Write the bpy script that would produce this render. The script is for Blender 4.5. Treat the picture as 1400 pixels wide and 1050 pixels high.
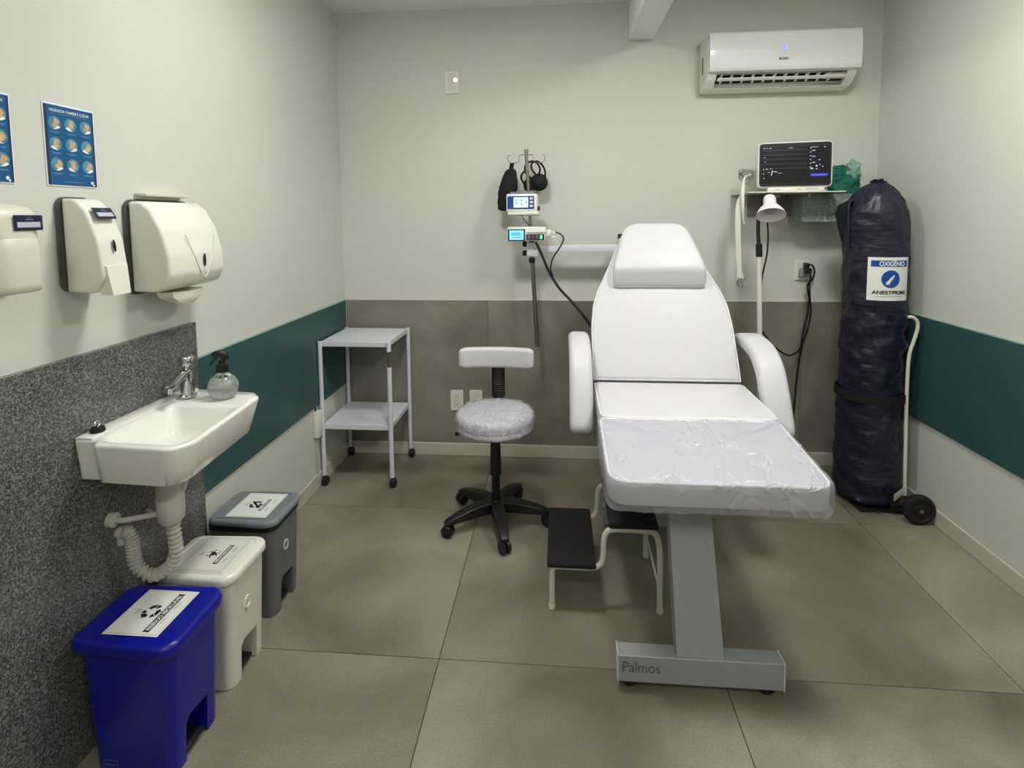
import bpy, bmesh, math, random
from mathutils import Vector, Matrix, noise
random.seed(7)
for o in list(bpy.data.objects): bpy.data.objects.remove(o)
S = bpy.context.scene
COL = S.collection
PI = math.pi

# ------------------------------------------------------------------ camera
yaw, pitch, roll = 0.0833, -0.0785, -0.0086
Fw = Vector((-math.sin(yaw)*math.cos(pitch), math.cos(yaw)*math.cos(pitch), math.sin(pitch)))
Rt = Vector((math.cos(yaw), math.sin(yaw), 0)); Up = Rt.cross(Fw)
R2 = Rt*math.cos(roll)+Up*math.sin(roll); U2 = -Rt*math.sin(roll)+Up*math.cos(roll)
cd = bpy.data.cameras.new('camera'); cam = bpy.data.objects.new('camera', cd); COL.objects.link(cam)
cam.matrix_world = Matrix(((R2.x, U2.x, -Fw.x, 1.298), (R2.y, U2.y, -Fw.y, -3.1438), (R2.z, U2.z, -Fw.z, 1.4509), (0, 0, 0, 1)))
cd.sensor_width = 36; cd.sensor_fit = 'HORIZONTAL'; cd.lens = 735.5/1400*36
cd.shift_x = -2.3/1400; cd.shift_y = -171.3/1400; cd.clip_start = .02
S.camera = cam

# ------------------------------------------------------------------ world, light, exposure
W = bpy.data.worlds.new('world'); S.world = W; W.use_nodes = True
W.node_tree.nodes['Background'].inputs[0].default_value = (.8, .84, .9, 1)
W.node_tree.nodes['Background'].inputs[1].default_value = .15
S.view_settings.view_transform = 'Standard'; S.view_settings.look = 'None'
S.view_settings.exposure = 0.10; S.view_settings.gamma = 1; S.view_settings.use_curve_mapping = False
LIGHTS = [(.93, -1.42, 13, .28), (2.27, -1.42, 12, .28), (.93, -3.7, 6, .28), (2.27, -3.7, 6, .28)]  # last two are unseen fill lamps added behind the camera
LCOL = (1, .995, .97)
for i, (lx, ly, pw, sz) in enumerate(LIGHTS):
    ld = bpy.data.lights.new('panel_light', 'AREA'); ld.shape = 'SQUARE'; ld.size = sz; ld.energy = pw; ld.color = LCOL
    lo = bpy.data.objects.new('panel_light', ld); COL.objects.link(lo); lo.location = (lx, ly, 2.585)

# ------------------------------------------------------------------ materials
def lin(c):
    return tuple(((v/255)/12.92 if v/255 <= .04045 else ((v/255+.055)/1.055)**2.4) for v in c)
MATS = {}
def mat(name, rgb, rough=.5, metal=0, var=.04, scale=8, bump=0, bscale=60, coat=0, emit=0, spec=.5, trans=0, ior=1.45, alpha=1, rgb2=None, stretch=None, bdist=.004):
    if name in MATS: return MATS[name]
    m = bpy.data.materials.new(name); m.use_nodes = True; nt = m.node_tree; N = nt.nodes; L = nt.links
    b = N['Principled BSDF']
    c = lin(rgb)
    geo = N.new('ShaderNodeTexCoord'); mp = N.new('ShaderNodeMapping'); L.new(geo.outputs['Object'], mp.inputs[0])
    if stretch: mp.inputs['Scale'].default_value = stretch
    nz = N.new('ShaderNodeTexNoise'); nz.inputs['Scale'].default_value = scale; nz.inputs['Detail'].default_value = 5
    L.new(mp.outputs[0], nz.inputs['Vector'])
    cr = N.new('ShaderNodeValToRGB'); L.new(nz.outputs['Fac'], cr.inputs[0])
    cr.color_ramp.elements[0].position = .3; cr.color_ramp.elements[1].position = .7
    c2 = lin(rgb2) if rgb2 else tuple(min(1, v*(1+var)) for v in c)
    c1 = c if rgb2 else tuple(v*(1-var) for v in c)
    cr.color_ramp.elements[0].color = (*c1, 1); cr.color_ramp.elements[1].color = (*c2, 1)
    L.new(cr.outputs[0], b.inputs['Base Color'])
    b.inputs['Roughness'].default_value = rough; b.inputs['Metallic'].default_value = metal
    b.inputs['Specular IOR Level'].default_value = spec; b.inputs['Coat Weight'].default_value = coat
    b.inputs['Transmission Weight'].default_value = trans; b.inputs['IOR'].default_value = ior; b.inputs['Alpha'].default_value = alpha
    if emit:
        L.new(cr.outputs[0], b.inputs['Emission Color']); b.inputs['Emission Strength'].default_value = emit
    if bump:
        n2 = N.new('ShaderNodeTexNoise'); n2.inputs['Scale'].default_value = bscale; n2.inputs['Detail'].default_value = 4
        L.new(mp.outputs[0], n2.inputs['Vector'])
        bp = N.new('ShaderNodeBump'); bp.inputs['Strength'].default_value = bump; bp.inputs['Distance'].default_value = bdist
        L.new(n2.outputs['Fac'], bp.inputs['Height']); L.new(bp.outputs[0], b.inputs['Normal'])
    MATS[name] = m
    return m

def concrete(name, ca, cb, cc, rough, rand=.05, big=1.6):
    m = bpy.data.materials.new(name); m.use_nodes = True; nt = m.node_tree; N = nt.nodes; L = nt.links
    b = N['Principled BSDF']; g = N.new('ShaderNodeNewGeometry'); oi = N.new('ShaderNodeObjectInfo')
    ad = N.new('ShaderNodeVectorMath'); ad.operation = 'MULTIPLY_ADD'
    cmb = N.new('ShaderNodeCombineXYZ'); 
    for i in range(3): L.new(oi.outputs['Random'], cmb.inputs[i])
    L.new(cmb.outputs[0], ad.inputs[0]); ad.inputs[1].default_value = (11, 7, 5); L.new(g.outputs['Position'], ad.inputs[2])
    n1 = N.new('ShaderNodeTexNoise'); n1.inputs['Scale'].default_value = big; n1.inputs['Detail'].default_value = 6; n1.inputs['Roughness'].default_value = .55; n1.inputs['Distortion'].default_value = .6
    n2 = N.new('ShaderNodeTexNoise'); n2.inputs['Scale'].default_value = 170; n2.inputs['Detail'].default_value = 3
    L.new(ad.outputs[0], n1.inputs['Vector']); L.new(g.outputs['Position'], n2.inputs['Vector'])
    cr = N.new('ShaderNodeValToRGB'); e = cr.color_ramp.elements
    e[0].position = .30; e[0].color = (*lin(ca), 1); e[1].position = .72; e[1].color = (*lin(cc), 1)
    x = cr.color_ramp.elements.new(.5); x.color = (*lin(cb), 1)
    L.new(n1.outputs['Fac'], cr.inputs[0])
    mx = N.new('ShaderNodeMix'); mx.data_type = 'RGBA'; mx.blend_type = 'OVERLAY'; mx.inputs[0].default_value = .35
    L.new(cr.outputs[0], mx.inputs[6]); L.new(n2.outputs['Fac'], mx.inputs[7]); L.new(mx.outputs[2], b.inputs['Base Color'])
    mr = N.new('ShaderNodeMapRange'); mr.inputs[3].default_value = rough-.08; mr.inputs[4].default_value = rough+.1
    L.new(n1.outputs['Fac'], mr.inputs[0]); L.new(mr.outputs[0], b.inputs['Roughness'])
    bp = N.new('ShaderNodeBump'); bp.inputs['Strength'].default_value = .12; bp.inputs['Distance'].default_value = .002
    L.new(n2.outputs['Fac'], bp.inputs['Height']); L.new(bp.outputs[0], b.inputs['Normal'])
    return m

def granite_mat():
    m = bpy.data.materials.new('speckled_granite'); m.use_nodes = True; nt = m.node_tree; N = nt.nodes; L = nt.links
    b = N['Principled BSDF']; tc = N.new('ShaderNodeTexCoord')
    v = N.new('ShaderNodeTexVoronoi'); v.inputs['Scale'].default_value = 260; L.new(tc.outputs['Object'], v.inputs['Vector'])
    n = N.new('ShaderNodeTexNoise'); n.inputs['Scale'].default_value = 190; n.inputs['Detail'].default_value = 6; n.inputs['Roughness'].default_value = .7; L.new(tc.outputs['Object'], n.inputs['Vector'])
    sp = N.new('ShaderNodeSeparateColor'); L.new(v.outputs['Color'], sp.inputs[0])
    mx = N.new('ShaderNodeMath'); mx.operation = 'MULTIPLY_ADD'; mx.inputs[1].default_value = .45; L.new(sp.outputs[0], mx.inputs[0])
    m2 = N.new('ShaderNodeMath'); m2.operation = 'MULTIPLY'; m2.inputs[1].default_value = .55; L.new(n.outputs['Fac'], m2.inputs[0]); L.new(m2.outputs[0], mx.inputs[2])
    cr = N.new('ShaderNodeValToRGB'); e = cr.color_ramp.elements
    e[0].position = .25; e[0].color = (*lin((50, 50, 50)), 1); e[1].position = .75; e[1].color = (*lin((140, 139, 134)), 1)
    x = cr.color_ramp.elements.new(.5); x.color = (*lin((92, 92, 90)), 1)
    L.new(mx.outputs[0], cr.inputs[0]); L.new(cr.outputs[0], b.inputs['Base Color']); b.inputs['Roughness'].default_value = .28
    return m

def film_mat(name, rgb, fac, rough=.12, bscale=14, bump=.5, ridge=.4, rot=0, sq=1, rw=.032):
    m = bpy.data.materials.new(name); m.use_nodes = True; nt = m.node_tree; N = nt.nodes; L = nt.links
    b = N['Principled BSDF']; b.inputs['Base Color'].default_value = (*lin(rgb), 1); b.inputs['Roughness'].default_value = rough
    t = N.new('ShaderNodeBsdfTransparent'); t.inputs[0].default_value = (*lin(rgb), 1)
    mx = N.new('ShaderNodeMixShader'); out = N['Material Output']
    tc = N.new('ShaderNodeTexCoord'); n = N.new('ShaderNodeTexNoise'); n.inputs['Scale'].default_value = bscale; n.inputs['Detail'].default_value = 2.5; n.inputs['Distortion'].default_value = .9
    mp = N.new('ShaderNodeMapping'); mp.inputs['Rotation'].default_value = (0, 0, rot); mp.inputs['Scale'].default_value = (1, sq, 1); L.new(tc.outputs['Object'], mp.inputs[0]); L.new(mp.outputs[0], n.inputs['Vector'])
    def math_(op, a, v=None):
        x = N.new('ShaderNodeMath'); x.operation = op; L.new(a, x.inputs[0])
        if v is not None: x.inputs[1].default_value = v
        return x.outputs[0]
    d = math_('ABSOLUTE', math_('SUBTRACT', n.outputs['Fac'], .5))
    rg = N.new('ShaderNodeMapRange'); rg.inputs[1].default_value = 0; rg.inputs[2].default_value = rw; rg.inputs[3].default_value = 1; rg.inputs[4].default_value = 0; L.new(d, rg.inputs[0])
    n3 = N.new('ShaderNodeTexNoise'); n3.inputs['Scale'].default_value = bscale*.45; L.new(tc.outputs['Object'], n3.inputs['Vector'])
    mk = N.new('ShaderNodeMapRange'); mk.inputs[1].default_value = .42; mk.inputs[2].default_value = .62; L.new(n3.outputs['Fac'], mk.inputs[0])
    rm = N.new('ShaderNodeMath'); rm.operation = 'MULTIPLY'; L.new(rg.outputs[0], rm.inputs[0]); L.new(mk.outputs[0], rm.inputs[1])
    bp = N.new('ShaderNodeBump'); bp.inputs['Strength'].default_value = bump; bp.inputs['Distance'].default_value = .01
    hs = N.new('ShaderNodeMath'); hs.operation = 'MULTIPLY_ADD'; L.new(rm.outputs[0], hs.inputs[0]); hs.inputs[1].default_value = .5; L.new(n.outputs['Fac'], hs.inputs[2])
    L.new(hs.outputs[0], bp.inputs['Height']); L.new(bp.outputs[0], b.inputs['Normal'])
    fa_ = N.new('ShaderNodeMath'); fa_.operation = 'MULTIPLY_ADD'; L.new(rm.outputs[0], fa_.inputs[0]); fa_.inputs[1].default_value = ridge; fa_.inputs[2].default_value = fac; fa_.use_clamp = True
    L.new(fa_.outputs[0], mx.inputs[0]); L.new(t.outputs[0], mx.inputs[1]); L.new(b.outputs[0], mx.inputs[2]); L.new(mx.outputs[0], out.inputs[0])
    return m

M_wall = mat('painted_wall', (205, 206, 197), .75, var=.015, scale=2, bump=.12, bscale=220)
M_ceil = mat('ceiling_paint', (238, 238, 234), .85, var=.01, scale=2)
M_teal = mat('teal_paint', (48, 82, 82), .38, var=.06, scale=3)
M_teal_lit = mat('lit_teal_edge', (140, 170, 160), .5)  # teal paled to paint in light falling on the panel tops
M_base = mat('baseboard_paint', (196, 192, 176), .45, var=.02, bump=.05)
M_trim = mat('pale_metal_trim', (205, 203, 190), .4)
M_grout = mat('dark_grout', (62, 58, 48), .9)
M_floor = concrete('floor_porcelain', (103, 98, 83), (130, 125, 108), (156, 151, 133), .36)
M_wtile = concrete('wall_porcelain', (112, 108, 97), (130, 126, 114), (148, 144, 132), .42, big=2.4)
M_granite = granite_mat()
M_vinyl = mat('white_vinyl', (208, 206, 210), .42, var=.01, scale=5, bump=.08, bscale=500)
M_pipe = mat('white_piping', (245, 244, 246), .35, var=.01)
M_pl_white = mat('white_plastic', (226, 226, 214), .28, var=.01, coat=.2)
M_pl_warm = mat('warm_white_plastic', (214, 212, 198), .35, var=.015)
M_pl_gray = mat('dark_gray_plastic', (88, 86, 80), .5)
M_black = mat('black_plastic', (20, 20, 21), .42, var=.15, scale=30)
M_rubber = mat('black_rubber', (17, 17, 17), .75, var=.2, scale=60, bump=.3, bscale=300)
M_cer = mat('white_ceramic', (232, 232, 224), .12, var=.008, coat=.6)
M_chrome = mat('chrome', (205, 205, 205), .08, 1, var=.03)
M_steel = mat('brushed_steel', (150, 146, 136), .3, 1, var=.06, scale=30)
M_graymetal = mat('gray_painted_metal', (150, 154, 155), .38, var=.03, scale=12)
M_ltmetal = mat('pale_blue_gray_metal', (214, 217, 225), .35, var=.02)
M_whtube = mat('white_tube_paint', (215, 213, 200), .35, var=.02)
M_blue = mat('blue_plastic', (4, 18, 140), .3, var=.06, coat=.15)
M_bgray = mat('gray_lid_plastic', (120, 126, 130), .38, var=.03)
M_bgray2 = mat('gray_body_plastic', (100, 103, 103), .42, var=.03)
M_paper = mat('white_sticker', (228, 228, 222), .35, var=.01)
M_ink = mat('black_ink', (14, 14, 14), .5, var=0)
M_inkg = mat('gray_ink', (120, 120, 118), .5, var=0)
M_inkw = mat('white_ink', (235, 238, 240), .5, var=0)
M_navyink = mat('navy_ink', (22, 28, 58), .4, var=.03)
M_posterb = mat('poster_blue', (14, 84, 134), .4, var=.05)
M_postd = mat('poster_dark_edge', (30, 50, 80), .4, var=.05)
M_disc = mat('poster_disc_teal', (90, 155, 175), .4, rgb2=(60, 125, 150), scale=60)
M_skin = mat('poster_skin_print', (222, 178, 130), .5, rgb2=(170, 150, 120), scale=90)
M_lab = mat('label_blue', (16, 74, 150), .4, var=.05)
M_navy = mat('navy_fabric', (25, 26, 48), .40, var=.15, scale=9, bump=.75, bscale=6, stretch=(1, 1, 2.6), bdist=.022)
M_blackfab = mat('black_fabric', (14, 14, 15), .8, var=.3, scale=30, bump=.3)
M_screen_b = mat('lit_blue_screen', (110, 190, 245), .2, var=.06, scale=90, emit=1.0)
M_screen_w = mat('lit_pale_screen', (175, 205, 235), .2, var=.08, scale=120, emit=1.0)
M_digit = mat('screen_digits', (60, 100, 150), .3)
M_green = mat('lit_green_key', (90, 230, 140), .3, emit=.8)
M_redkey = mat('gray_red_key', (120, 95, 95), .4)
M_tealglow = mat('monitor_screen', (24, 25, 30), .16, var=.1, emit=.25)
M_mline = mat('screen_lines', (80, 84, 88), .4, emit=.35)
M_mtext = mat('screen_text', (165, 168, 178), .4, emit=.45)
M_mblue = mat('screen_blue_bar', (60, 60, 225), .4, emit=.9)
M_acw = mat('glossy_white_plastic', (226, 227, 226), .1, var=.005, coat=.8)
M_acled = mat('lit_display', (120, 135, 255), .3, emit=1.3)
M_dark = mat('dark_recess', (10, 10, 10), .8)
M_glassp = mat('clear_plastic', (238, 242, 240), .05, trans=1, ior=1.35, var=0)
M_liq = mat('clear_liquid', (245, 247, 246), .08, trans=.6, ior=1.33, var=0)
M_cord = mat('white_cord', (225, 225, 212), .4)
M_pvc = mat('gray_white_pvc', (188, 186, 175), .45)
M_orange = mat('amber_sticker', (210, 180, 90), .5)
M_film = film_mat('clear_wrinkled_film', (238, 238, 243), .20, .14, 12, .8, .20, .75, .28, .06)
M_film3 = film_mat('clear_crinkled_film', (238, 238, 243), .24, .10, 26, 1.0, .45, .3, .6, .05)
M_film2 = film_mat('clear_bin_plastic', (225, 232, 226), .22, .12, 9, .5)
M_gbag = film_mat('green_bag_film', (52, 150, 128), .45, .12, 16, 1.3, .3)
M_gbag2 = film_mat('pale_bag_film', (185, 225, 215), .45, .08, 22, 1.2)
M_emit = mat('light_diffuser', (255, 253, 246), .5, emit=27)

# ------------------------------------------------------------------ geometry helpers
class G:
    def __init__(s, M=None): s.v = []; s.f = []; s.M = M or Matrix.Identity(4)
    def add(s, vs, fs):
        b = len(s.v); s.v += [s.M @ Vector(p) for p in vs]; s.f += [tuple(b+i for i in f) for f in fs]; return s
    def box(s, x0, x1, y0, y1, z0, z1, bev=0, seg=2):
        bm = bmesh.new()
        vs = [bm.verts.new(p) for p in [(x0,y0,z0),(x1,y0,z0),(x1,y1,z0),(x0,y1,z0),(x0,y0,z1),(x1,y0,z1),(x1,y1,z1),(x0,y1,z1)]]
        for f in [(3,2,1,0),(4,5,6,7),(0,1,5,4),(1,2,6,5),(2,3,7,6),(3,0,4,7)]: bm.faces.new([vs[i] for i in f])
        if bev: bmesh.ops.bevel(bm, geom=bm.edges[:], offset=min(bev, .49*min(x1-x0, y1-y0, z1-z0)), segments=seg, affect='EDGES', profile=.5)
        return s.addbm(bm)
    def addbm(s, bm):
        bm.verts.index_update(); s.add([v.co.copy() for v in bm.verts], [[v.index for v in f.verts] for f in bm.faces]); bm.free(); return s
    def loft(s, rings, cap0=True, cap1=True, closed=True):
        n = len(rings[0]); vs = [p for r in rings for p in r]; fs = []
        for k in range(len(rings)-1):
            for i in range(n if closed else n-1):
                j = (i+1) % n; fs.append((k*n+i, k*n+j, (k+1)*n+j, (k+1)*n+i))
        if cap0: fs.append(tuple(reversed(range(n))))
        if cap1: fs.append(tuple((len(rings)-1)*n+i for i in range(n)))
        return s.add(vs, fs)
    def prism(s, poly, z0, z1, bev=0, seg=2):
        bm = bmesh.new(); vs = [bm.verts.new((p[0], p[1], z0)) for p in poly]; f = bm.faces.new(vs)
        r = bmesh.ops.extrude_face_region(bm, geom=[f]); bmesh.ops.translate(bm, vec=(0, 0, z1-z0), verts=[v for v in r['geom'] if isinstance(v, bmesh.types.BMVert)])
        if bev: bmesh.ops.bevel(bm, geom=[e for e in bm.edges if len(e.link_faces) == 2 and e.calc_face_angle(0) > .6], offset=bev, segments=seg, affect='EDGES')
        return s.addbm(bm)
    def flat(s, poly, z=0.0):
        return s.add([(p[0], p[1], z) for p in poly], [tuple(range(len(poly)))])
    def rect(s, x0, x1, y0, y1, z=0.0): return s.flat([(x0,y0),(x1,y0),(x1,y1),(x0,y1)], z)
    def disc(s, cx, cy, r, z=0.0, n=24, ry=None): return s.flat([(cx+r*math.cos(2*PI*i/n), cy+(ry or r)*math.sin(2*PI*i/n)) for i in range(n)], z)
    def tube(s, pts, r, seg=10, smooth=0, radii=None, cap=True):
        P = [Vector(p) for p in pts]; Rr = list(radii) if radii else [r]*len(P)
        if smooth:
            Q = []; RR = []
            for i in range(len(P)-1):
                a = P[max(i-1, 0)]; b = P[i]; c = P[i+1]; d = P[min(i+2, len(P)-1)]
                for k in range(smooth):
                    t = k/smooth; Q.append(.5*((2*b)+(-a+c)*t+(2*a-5*b+4*c-d)*t*t+(-a+3*b-3*c+d)*t**3)); RR.append(Rr[i]*(1-t)+Rr[i+1]*t)
            Q.append(P[-1]); RR.append(Rr[-1]); P = Q; Rr = RR
        rings = []; T = (P[1]-P[0]).normalized(); a = Vector((0, 0, 1)) if abs(T.z) < .9 else Vector((1, 0, 0)); nrm = T.cross(a).normalized()
        for i, p in enumerate(P):
            if i == 0: t = (P[1]-P[0])
            elif i == len(P)-1: t = P[-1]-P[-2]
            else: t = (P[i+1]-P[i]).normalized()+(P[i]-P[i-1]).normalized()
            t = t.normalized() if t.length > 1e-9 else T
            nrm = (nrm-t*nrm.dot(t)).normalized(); b = t.cross(nrm)
            rings.append([p+(nrm*math.cos(2*PI*k/seg)+b*math.sin(2*PI*k/seg))*Rr[i] for k in range(seg)])
        return s.loft(rings, cap, cap)
    def lathe(s, prof, c=(0, 0, 0), seg=32, axis='z', cap=True):
        rings = []
        for r, h in prof:
            ring = []
            for k in range(seg):
                a = 2*PI*k/seg; x, y = r*math.cos(a), r*math.sin(a)
                p = (x, y, h) if axis == 'z' else ((h, x, y) if axis == 'x' else (y, h, x))
                ring.append((c[0]+p[0], c[1]+p[1], c[2]+p[2]))
            rings.append(ring)
        return s.loft(rings, cap, cap)
    def text(s, txt, size, x, y, z=0.0, fit=None, align='LEFT', bold=0, ang=0):
        cu = bpy.data.curves.new('t', 'FONT'); cu.body = txt; cu.size = size; cu.align_x = align; cu.offset = bold
        ob = bpy.data.objects.new('t', cu); COL.objects.link(ob); dg = bpy.context.evaluated_depsgraph_get(); dg.update()
        me = bpy.data.meshes.new_from_object(ob.evaluated_get(dg)); 
        vs = [v.co.copy() for v in me.vertices]; fs = [tuple(p.vertices) for p in me.polygons]
        bpy.data.objects.remove(ob); bpy.data.curves.remove(cu); bpy.data.meshes.remove(me)
        if not vs: return s
        if fit:
            w = max(v.x for v in vs)-min(v.x for v in vs); k = fit/w
            for v in vs: v.x *= k
        if align == 'CENTER':
            m = (max(v.x for v in vs)+min(v.x for v in vs))/2
            for v in vs: v.x -= m
        return s.add([(x+v.x, y+v.y, z) for v in vs], fs)

def frame(o, u, v):
    u = Vector(u).normalized(); v = Vector(v).normalized(); n = u.cross(v)
    return Matrix(((u.x, v.x, n.x, o[0]), (u.y, v.y, n.y, o[1]), (u.z, v.z, n.z, o[2]), (0, 0, 0, 1)))
def rpoly(pts, r, seg=6):
    out = []; n = len(pts)
    for i in range(n):
        p = Vector(pts[i]).to_2d() if len(pts[i]) > 2 else Vector(pts[i]); a = Vector(pts[i-1]); b = Vector(pts[(i+1) % n]); rr = r[i] if isinstance(r, (list, tuple)) else r
        if rr <= 0: out.append((p.x, p.y)); continue
        da = (a-p).normalized(); db = (b-p).normalized(); ang = math.acos(max(-1, min(1, da.dot(db)))); d = min(rr/math.tan(ang/2), .48*min((a-p).length, (b-p).length)); rr2 = d*math.tan(ang/2)
        c = p+(da+db).normalized()*(rr2/math.sin(ang/2)); s0 = p+da*d-c; s1 = p+db*d-c; a0 = math.atan2(s0.y, s0.x); a1 = math.atan2(s1.y, s1.x); dd = (a1-a0+PI) % (2*PI)-PI
        for k in range(seg+1): t = a0+dd*k/seg; out.append((c.x+rr2*math.cos(t), c.y+rr2*math.sin(t)))
    return out
def rr(x0, x1, y0, y1, r, seg=6): return rpoly([(x0,y0),(x1,y0),(x1,y1),(x0,y1)], r, seg)
def resample(poly, n):
    P = [Vector(p) for p in poly]; P.append(P[0]); d = [0]
    for i in range(len(P)-1): d.append(d[-1]+(P[i+1]-P[i]).length)
    out = []; j = 0
    for k in range(n):
        t = d[-1]*k/n
        while d[j+1] < t: j += 1
        f = (t-d[j])/max(1e-9, d[j+1]-d[j]); out.append(P[j].lerp(P[j+1], f))
    return out
def inset(P, d):
    n = len(P); out = []
    for i in range(n):
        t = (P[(i+1) % n]-P[i-1]).normalized(); out.append(P[i]+Vector((-t.y, t.x))*d)   # CCW polygon: inward
    return out
def cushion(g, outline, t0, t1, r, n=96, dome=.004, hf=None, rb=None, disp=None, top=5):
    P = resample(outline, n); rings = []; rb = rb or r*.6
    def ring(Q, h):
        o = []
        for q in Q:
            hh = h if not hf else t0+(h-t0)*hf(q.x, q.y)
            p = Vector((q.x, q.y, hh)); o.append(p+disp(p) if disp else p)
        rings.append(o)
    for k in range(4): a = PI/2*k/4; ring(inset(P, rb*(1-math.sin(a))), t0+rb*(1-math.cos(a)))
    nside = 6 if disp else 2
    for k in range(nside): ring(P, t0+rb+(t1-r-t0-rb)*k/(nside-1))
    for k in range(1, 6): a = PI/2*k/5; ring(inset(P, r*(1-math.cos(a))), t1-r+r*math.sin(a))
    B = inset(P, r); c = sum(B, Vector((0, 0)))/n
    for k in range(1, top+1): f = k/(top+.5); ring([q.lerp(c, f) for q in B], t1+dome*math.sin(f*PI/2))
    return g.loft(rings)

WO = {}
def mesh_of(g, name, smooth=True, angle=38):
    me = bpy.data.meshes.new(name); me.from_pydata([tuple(v) for v in g.v], [], g.f)
    bm = bmesh.new(); bm.from_mesh(me); bmesh.ops.recalc_face_normals(bm, faces=bm.faces[:]); bm.to_mesh(me); bm.free()
    if smooth: me.shade_smooth(); me.set_sharp_from_angle(angle=math.radians(angle))
    return me
def thing(name, label, cat, loc, group=None):
    o = bpy.data.objects.new(name, None); COL.objects.link(o); o.location = loc; o.empty_display_size = .05
    o['label'] = label; o['category'] = cat
    if group: o['group'] = group
    WO[o] = Vector(loc); return o
def part(name, g, m, parent, label=None, smooth=True, angle=38, flatprint=False):
    off = WO[parent] if parent else Vector((0, 0, 0))
    if not parent:
        xs = [v.x for v in g.v]; ys = [v.y for v in g.v]; zs = [v.z for v in g.v]; off = Vector(((min(xs)+max(xs))/2, (min(ys)+max(ys))/2, min(zs)))
    g.v = [v-off for v in g.v]; me = mesh_of(g, name, smooth, angle); me.materials.append(m)
    o = bpy.data.objects.new(name, me); COL.objects.link(o)
    if parent: o.parent = parent
    else: o.location = off
    WO[o] = off
    if label: o['label'] = label
    return o
def solo(name, g, m, label, cat, group=None, **k):
    o = part(name, g, m, None, **k); o['label'] = label; o['category'] = cat
    if group: o['group'] = group
    return o
def struct(name, g, m, **k):
    o = part(name, g, m, None, **k); o['kind'] = 'structure'; return o
def cut(o, g):
    """boolean-subtract the geometry g (world coordinates) from object o, for good"""
    g.v = [v-WO[o] for v in g.v]; me = mesh_of(g, 'cut', False); c = bpy.data.objects.new('cut', me); COL.objects.link(c)
    c.matrix_world = Matrix.Translation(WO[o]); 
    bpy.context.view_layer.update()
    md = o.modifiers.new('b', 'BOOLEAN'); md.object = c; md.solver = 'EXACT'; md.operation = 'DIFFERENCE'
    dg = bpy.context.evaluated_depsgraph_get(); dg.update(); nm = bpy.data.meshes.new_from_object(o.evaluated_get(dg))
    o.modifiers.clear(); old = o.data; o.data = nm; nm.name = o.name
    if not nm.materials: nm.materials.append(old.materials[0])
    bpy.data.objects.remove(c); nm.shade_smooth(); nm.set_sharp_from_angle(angle=math.radians(38))

# ================================================================== THE ROOM
RW, RH, RY = 3.0502, 2.6405, -5.0
fl = struct('floor', G().box(-.1, RW+.1, RY-.1, .1, -.06, -.004), M_grout, smooth=False)
xs = [0.0, .9038, 1.8109, 2.7038, RW]; ysj = [0.0, -.607, -1.507, -2.407, -3.307, -4.207, RY]
for i in range(4):
    for j in range(6):
        g = G().box(xs[i]+.0013, xs[i+1]-.0013, ysj[j+1]+.0013, ysj[j]-.0013, -.0038, 0, .0006, 1)
        part('tile', g, M_floor, fl, smooth=False)
ce = struct('ceiling', G().box(-.1, RW+.1, RY-.1, .1, RH, RH+.08), M_ceil, smooth=False)
struct('trim_1', G().box(1.694, 1.827, RY, .008, 2.431, RH-.0005, .002, 1), M_ceil, smooth=False)['label'] = 'painted ceiling beam'
wb = struct('wall_back', G().box(-.1, RW+.1, .008, .1, 0, RH), M_wall, smooth=False)
for a, b in [(.0105, .8787), (.8799, 1.7797), (1.7809, 2.6807), (2.6819, 3.04)]:
    part('tile', G().box(a, b, 0, .0078, .078, .953, .0008, 1), M_wtile, wb, smooth=False)
part('trim_or_lit_edge', G().box(.0105, 3.04, -.001, .0078, .9535, .958, .0008, 1), M_trim, wb, smooth=False)
wl = struct('wall_left', G().box(-.1, 0, RY, .008, 0, RH), M_wall, smooth=False)
part('teal_panel', G().box(0, .010, -1.363, .0, .4476, .951, .001, 1), M_teal, wl, 'teal painted protection panel', smooth=False)
part('trim_or_lit_edge', G().box(0, .011, -1.363, .0, .9512, .9575, .001, 1), M_teal_lit, wl, smooth=False)  # top edge of the panel, overhead light put into its pale colour
part('trim_or_lit_edge', G().box(.0, .0103, -.004, .0078, .078, .953), M_trim, wl, smooth=False)
part('granite_slab', G().box(0, .02, -3.4, -1.364, 0.0005, 1.088, .0015, 1), M_granite, wl, 'speckled grey granite slab behind the washbasin', smooth=False)
wr = struct('wall_right', G().box(RW, RW+.1, RY, .008, 0, RH), M_wall, smooth=False)
part('teal_panel', G().box(RW-.010, RW, RY+.02, .0, .4476, .951, .001, 1), M_teal, wr, 'teal painted protection panel', smooth=False)
part('trim_or_lit_edge', G().box(RW-.011, RW, RY+.02, .0, .9512, .9575, .001, 1), M_teal_lit, wr, smooth=False)  # same painted-in light along the right panel's top
struct('wall_front', G().box(-.1, RW+.1, RY-.1, RY, 0, RH), M_wall, smooth=False)
struct('baseboard_left', G().box(0.0, .010, -1.363, -.0, .0005, .0768, .003), M_base, smooth=False)
struct('baseboard_right', G().box(RW-.010, RW, RY, -.0, .0005, .0768, .003), M_base, smooth=False)
struct('baseboard_back', G().box(.011, RW-.011, -.0096, .0075, .0005, .0768, .003), M_base, smooth=False)

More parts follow.
